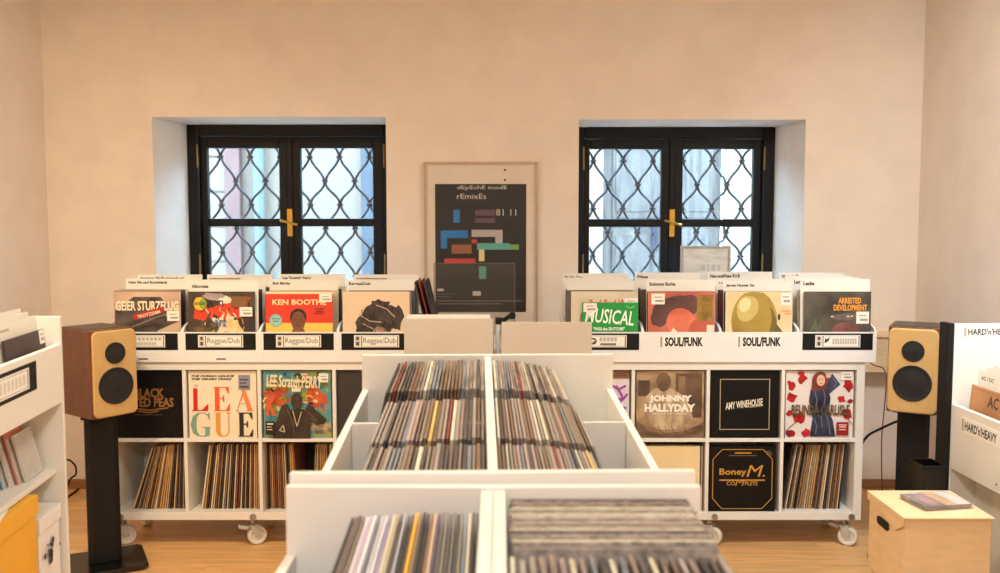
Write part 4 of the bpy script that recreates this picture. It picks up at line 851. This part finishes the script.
# CDs in clear sleeves on the shelf
CDC = [(206, 196, 184), (190, 110, 84), (210, 200, 190), (36, 112, 140), (200, 150, 120), (180, 176, 170), (176, 90, 76), (214, 206, 196), (120, 130, 140), (220, 200, 160), (60, 56, 56), (190, 180, 170)]
CDW = ['ivory', 'terracotta', 'pale grey', 'teal', 'peach', 'grey', 'brick red', 'white', 'slate', 'straw', 'black', 'stone']
for i, cc_ in enumerate(CDC):
    p = rack_cover(lr, yaw, 1, -.060-.013*i, -.100-.026*i, ZS+.0022, flat(cc_), CDW[i] + ' compact disc in a clear sleeve on the middle shelf', 'compact_disc', .006, .145, .155+.012*(i % 3), R(14), 'compact disc', 'discs on the middle shelf')
    MB().box((-.0735, -.002, 0), (.0735, -.0006, .150)).build('clear_sleeve', clear('disc_sleeve', (222, 216, 210), .35, .2), p.o)
def carton(name, root, yaw_, x0, x1, y0, y1, z0, z1, m, label, cat='box', lid=.05):
    P = rackxf(root, (x0+x1)/2, (y0+y1)/2, z0) if root else Vector(((x0+x1)/2, (y0+y1)/2, z0))
    r = empty(name, P, yaw_, label, cat); a = (x1-x0)/2; b = (y1-y0)/2; h = z1-z0
    MB().box((-a+.006, -b+.006, 0), (a-.006, b-.006, h-.008)).build('body', m, r, bevel=.003)
    l = MB()
    l.box((-a, -b, h-.006), (a, b, h)); l.box((-a, -b, h-lid), (-a+.005, b, h-.006)); l.box((a-.005, -b, h-lid), (a, b, h-.006)); l.box((-a+.005, -b, h-lid), (a-.005, -b+.005, h-.006)); l.box((-a+.005, b-.005, h-lid), (a-.005, b, h-.006))
    l.build('lid', m, r, bevel=.002)
    return r
f0 = pxY(37.5, 490, 2.86)
zt = ZS - .024; ymid = -.22
yb = carton('cardboard_box', lr, yaw, -.34, -.006, -.62, ymid, .33, zt, M_YBOX, 'yellow cardboard box stacked on another in the white side rack', lid=.0601)
carton('cardboard_box', lr, yaw, -.34, -.004, -.62, ymid-.004, .0585, .3295, M_YBOX, 'yellow cardboard box at the bottom of the white side rack')
MB().box((-.06, -.09, 0), (.09, .05, .003)).build('paper_note', M_PAPER, yb, (.06, -.02, zt-.33+.0005), (0, 0, .2))
wz = pxY(47, 512, Y0-.12).z
wbx = carton('white_box', lr, yaw, -.30, -.012, -.205, -.012, .0585, wz, M_CARD, 'white box with dark floral print behind the yellow boxes')
MB().box((-.125, -.088, wz-.0585+.0004), (.125, .085, wz-.0585+.0009)).build('box_seam', M_DIV, wbx)
sp = MB(); r9 = random.Random(9)
for i in range(26):
    cy, cz, ra = r9.gauss(-.01, .022), wz-.0585-.13+r9.gauss(0, .032), r9.uniform(.005, .013)
    sp.add([(.1445, cy+ra*math.cos(k*1.047), cz+ra*math.sin(k*1.047)) for k in range(6)], [(0, 1, 2, 3, 4, 5)])
sp.build('printed_motif', flat((44, 42, 66)), wbx)

# right rack
Y0r = 3.50; c = pxY(952, 404, Y0r); ZTr = pxY(970, 324, Y0r).z; Z1r = pxY(952, 404, Y0r).z; Z0r = pxY(951, 468, Y0r).z
rr2 = empty('side_rack', (c.x, Y0r, 0), R(1.5), 'white side rack with hard and heavy signs and a black corner post', 'rack')
DR = .50; LRR = 1.25
bx('end_panel', (0, 0, 0), (DR, .018, ZTr), M_WHITE, rr2, .002); bx('end_panel', (0, -LRR-.018, Z0r), (DR, -LRR, ZTr), M_WHITE, rr2, .002)
bx('front_panel', (0, -LRR+.0005, Z0r), (.018, -.0005, Z1r), M_WHITE, rr2, .002); bx('back_panel', (DR-.016, -LRR+.0005, 0), (DR, -.0005, ZTr), M_WHITE, rr2)
bx('bin_floor', (.0185, -LRR+.0005, Z0r), (DR-.0165, -.0005, Z0r+.016), M_WHITE, rr2)
M_OLIVE = mat('olive_panel', (120, 112, 92), .7, noise=.06); bx('lower_panel', (.10, -LRR+.0005, .05), (.116, -.0005, Z0r-.0005), M_WHITE, rr2); bx('toe_board', (.06, -LRR+.0005, 0), (.078, -.0005, .2), M_BLKM, rr2)
bx('corner_post', (-.024, .0005, 0), (-.0005, .068, ZTr+.002), M_BLKM, rr2, .002)
MB().cyl((-.002, -.32, Z0r+.03), .004, 0, .002, 10).build('screw', M_STEEL, rr2)
# signs
sg = MB().box((0, -.0012, 0), (.21, -.0002, .044)).build('sign', M_PAPER, rr2, (.018+.012, 0, ZTr-.052))
pr = Print(sg, .21, .044, -.0012); pr.text("HARD'n'HEAVY", .10, .22, .95, .80, M_INK, .03); pr.rects([(.02, .1, .07, .9)], flat((170, 166, 160))); pr.done()
for ch in sg.children: ch.location = (.105, 0, 0)
sg2 = MB().box((-.0012, -.125, 0), (-.0002, .125, .056)).build('sign', M_PAPER, rr2, (0, -.20, Z1r-.088))
pr = Print(sg2, .25, .056, 0); pr.text("HARD'n'HEAVY", .10, .20, .95, .80, M_INK, .03); pr.rects([(.02, .1, .07, .9)], flat((170, 166, 160))); pr.done()
for ch in sg2.children: ch.location = (-.0012, 0, 0); ch.rotation_euler = (0, 0, R(-90))
bpy.context.view_layer.update()
zb = Z0r + .0180
p = rack_cover(rr2, R(1.5), -1, .027, -.185, zb, photo('rust_cover', (176, 122, 78), (200, 146, 98), 6), 'rust orange cover with a dark jagged band logo in the side rack')
GRYD = flat((70, 60, 54)); p.text('AC', .38, .80, .60, .94, GRYD, .03).poly([(.62, .78), (.66, .86), (.64, .86), (.69, .96), (.66, .88), (.68, .88)], GRYD).text('DC', .70, .80, .92, .94, GRYD, .03); p.outline(.03, .03, .97, .97, .006, flat((150, 100, 66))); p.done()
for i, (tx, dh) in enumerate((('AC / DC', .0), ('~', .012), ('', .020), ('', .026))):
    p = rack_cover(rr2, R(1.5), -1, .042+.018*i, -.20-.010*i, zb, M_DIV, 'white divider card %s behind the rust orange cover' % ('with faint print' if tx == '~' else 'with short spaced lettering' if tx else 'without lettering'), 'divider_card', .0016, .326, .372+dh, R(6), 'divider card', None if tx else 'blank cards behind the rust cover')
    if tx == '~': p.rects([(.06 + .04*k, .93, .085 + .04*k, .945) for k in range(10)], M_INK)
    elif tx: p.text(tx, .06, .905, .32, .945, M_INK, .02)
    p.done()
for i in range(3):
    p = rack_cover(rr2, R(1.5), -1, .115+.02*i, -.25, zb, MUTE[i], 'sleeve filed behind the white cards in the rack with hard and heavy signs', group='sleeves behind the white cards'); p.done()

# ---- kraft box, box below it, disc case
zb_ = .60
q0 = pxZ(904.6, 517.8, zb_); q1 = pxZ(994, 517.8, zb_); q2 = pxZ(871, 490.6, zb_)
kx0, kx1, ky0, ky1 = q0.x, q1.x, q0.y, q2.y
carton('cardboard_box', None, 0, kx0+.012, kx1-.012, ky0+.012, ky1-.012, 0, .328, M_KRAFT, 'plain kraft cardboard box under the one with the hand hole')
kb = empty('cardboard_box', ((kx0+kx1)/2, (ky0+ky1)/2, .3285), 0, 'kraft cardboard box with hand hole carrying a clear disc case', 'box')
A_, B_, HB_ = (kx1-kx0)/2, (ky1-ky0)/2, zb_-.3285
MB().box((-A_+.004, -B_+.004, 0), (A_-.004, B_-.004, HB_-.007)).build('body', M_KRAFT, kb, bevel=.003)
lid = MB().box((-A_-.003, -B_-.003, HB_-.006), (A_+.003, B_+.003, HB_))
lid.prism([(-B_, HB_-.006), (B_, HB_-.006), (B_, HB_-.028), (-B_+.06, HB_-.062), (-B_, HB_-.028)], 0, -A_-.003, -A_+.001)
lid.build('lid', M_KRAFT, kb, bevel=.0015)
hole = MB(); N = 20; pts = []
for i in range(N):
    a = 2*math.pi*i/N; s_ = 1 if math.cos(a) > 0 else -1
    pts.append((.032*s_ + .016*math.cos(a) + .02, HB_-.075 + .015*math.sin(a)))
hole.prism(pts, 0, -A_-.0005, -A_+.0036).build('hand_hole', M_BLKM, kb)
d0 = pxZ(907, 494, zb_); d1 = pxZ(975, 511, zb_)
dc = empty('disc_case', ((kx0+kx1)/2+.025, (ky0+ky1)/2-.0, zb_+.0003), R(10), 'clear disc case with dark printed cover lying on the kraft box', 'disc case')
MB().box((-.09, -.075, 0), (.09, .075, .004)).box((-.09, -.075, .017), (.09, .075, .0185)).box((-.09, -.075, .004), (-.087, .075, .017)).box((.087, -.075, .004), (.09, .075, .017)).box((-.087, -.075, .004), (.087, -.072, .017)).box((-.087, .072, .004), (.087, .075, .017)).build('case', clear('case_plastic', (206, 198, 188), .16, .12), dc)
MB().box((-.085, -.07, .0045), (.085, .07, .0160)).build('booklet', photo('booklet', (70, 62, 74), (150, 120, 130), 18), dc)
MB().box((-.008, -.068, .0161), (.030, .068, .0166)).box((.036, -.068, .0161), (.083, .068, .0166), 1).box((-.06, -.045, .0161), (-.02, .03, .0166), 2).build('booklet_print', [flat((196, 150, 90)), flat((206, 200, 192)), flat((170, 110, 120))], dc)
# ---- small black bin
n0 = pxY(921, 465, 3.36); n1 = pxY(945, 465, 3.36)
bn = empty('black_bin', ((n0.x+n1.x)/2, 3.345, 0), R(2), 'slim black open-topped bin between the kraft box and the black post', 'bin')
a = (n1.x-n0.x)/2; hz = n0.z
g = MB()
g.box((-a, 0, 0), (a, .005, hz)); g.box((-a, .105, 0), (a, .11, hz)); g.box((-a, .005, 0), (-a+.005, .105, hz)); g.box((a-.005, .005, 0), (a, .105, hz)); g.box((-a+.005, .005, 0), (a-.005, .105, .005))
g.build('bin_body', M_BLK, bn, bevel=.001)
MB().box((-a-.002, -.002, hz-.012), (a+.002, 0, hz)).build('rim', M_BLKM, bn)
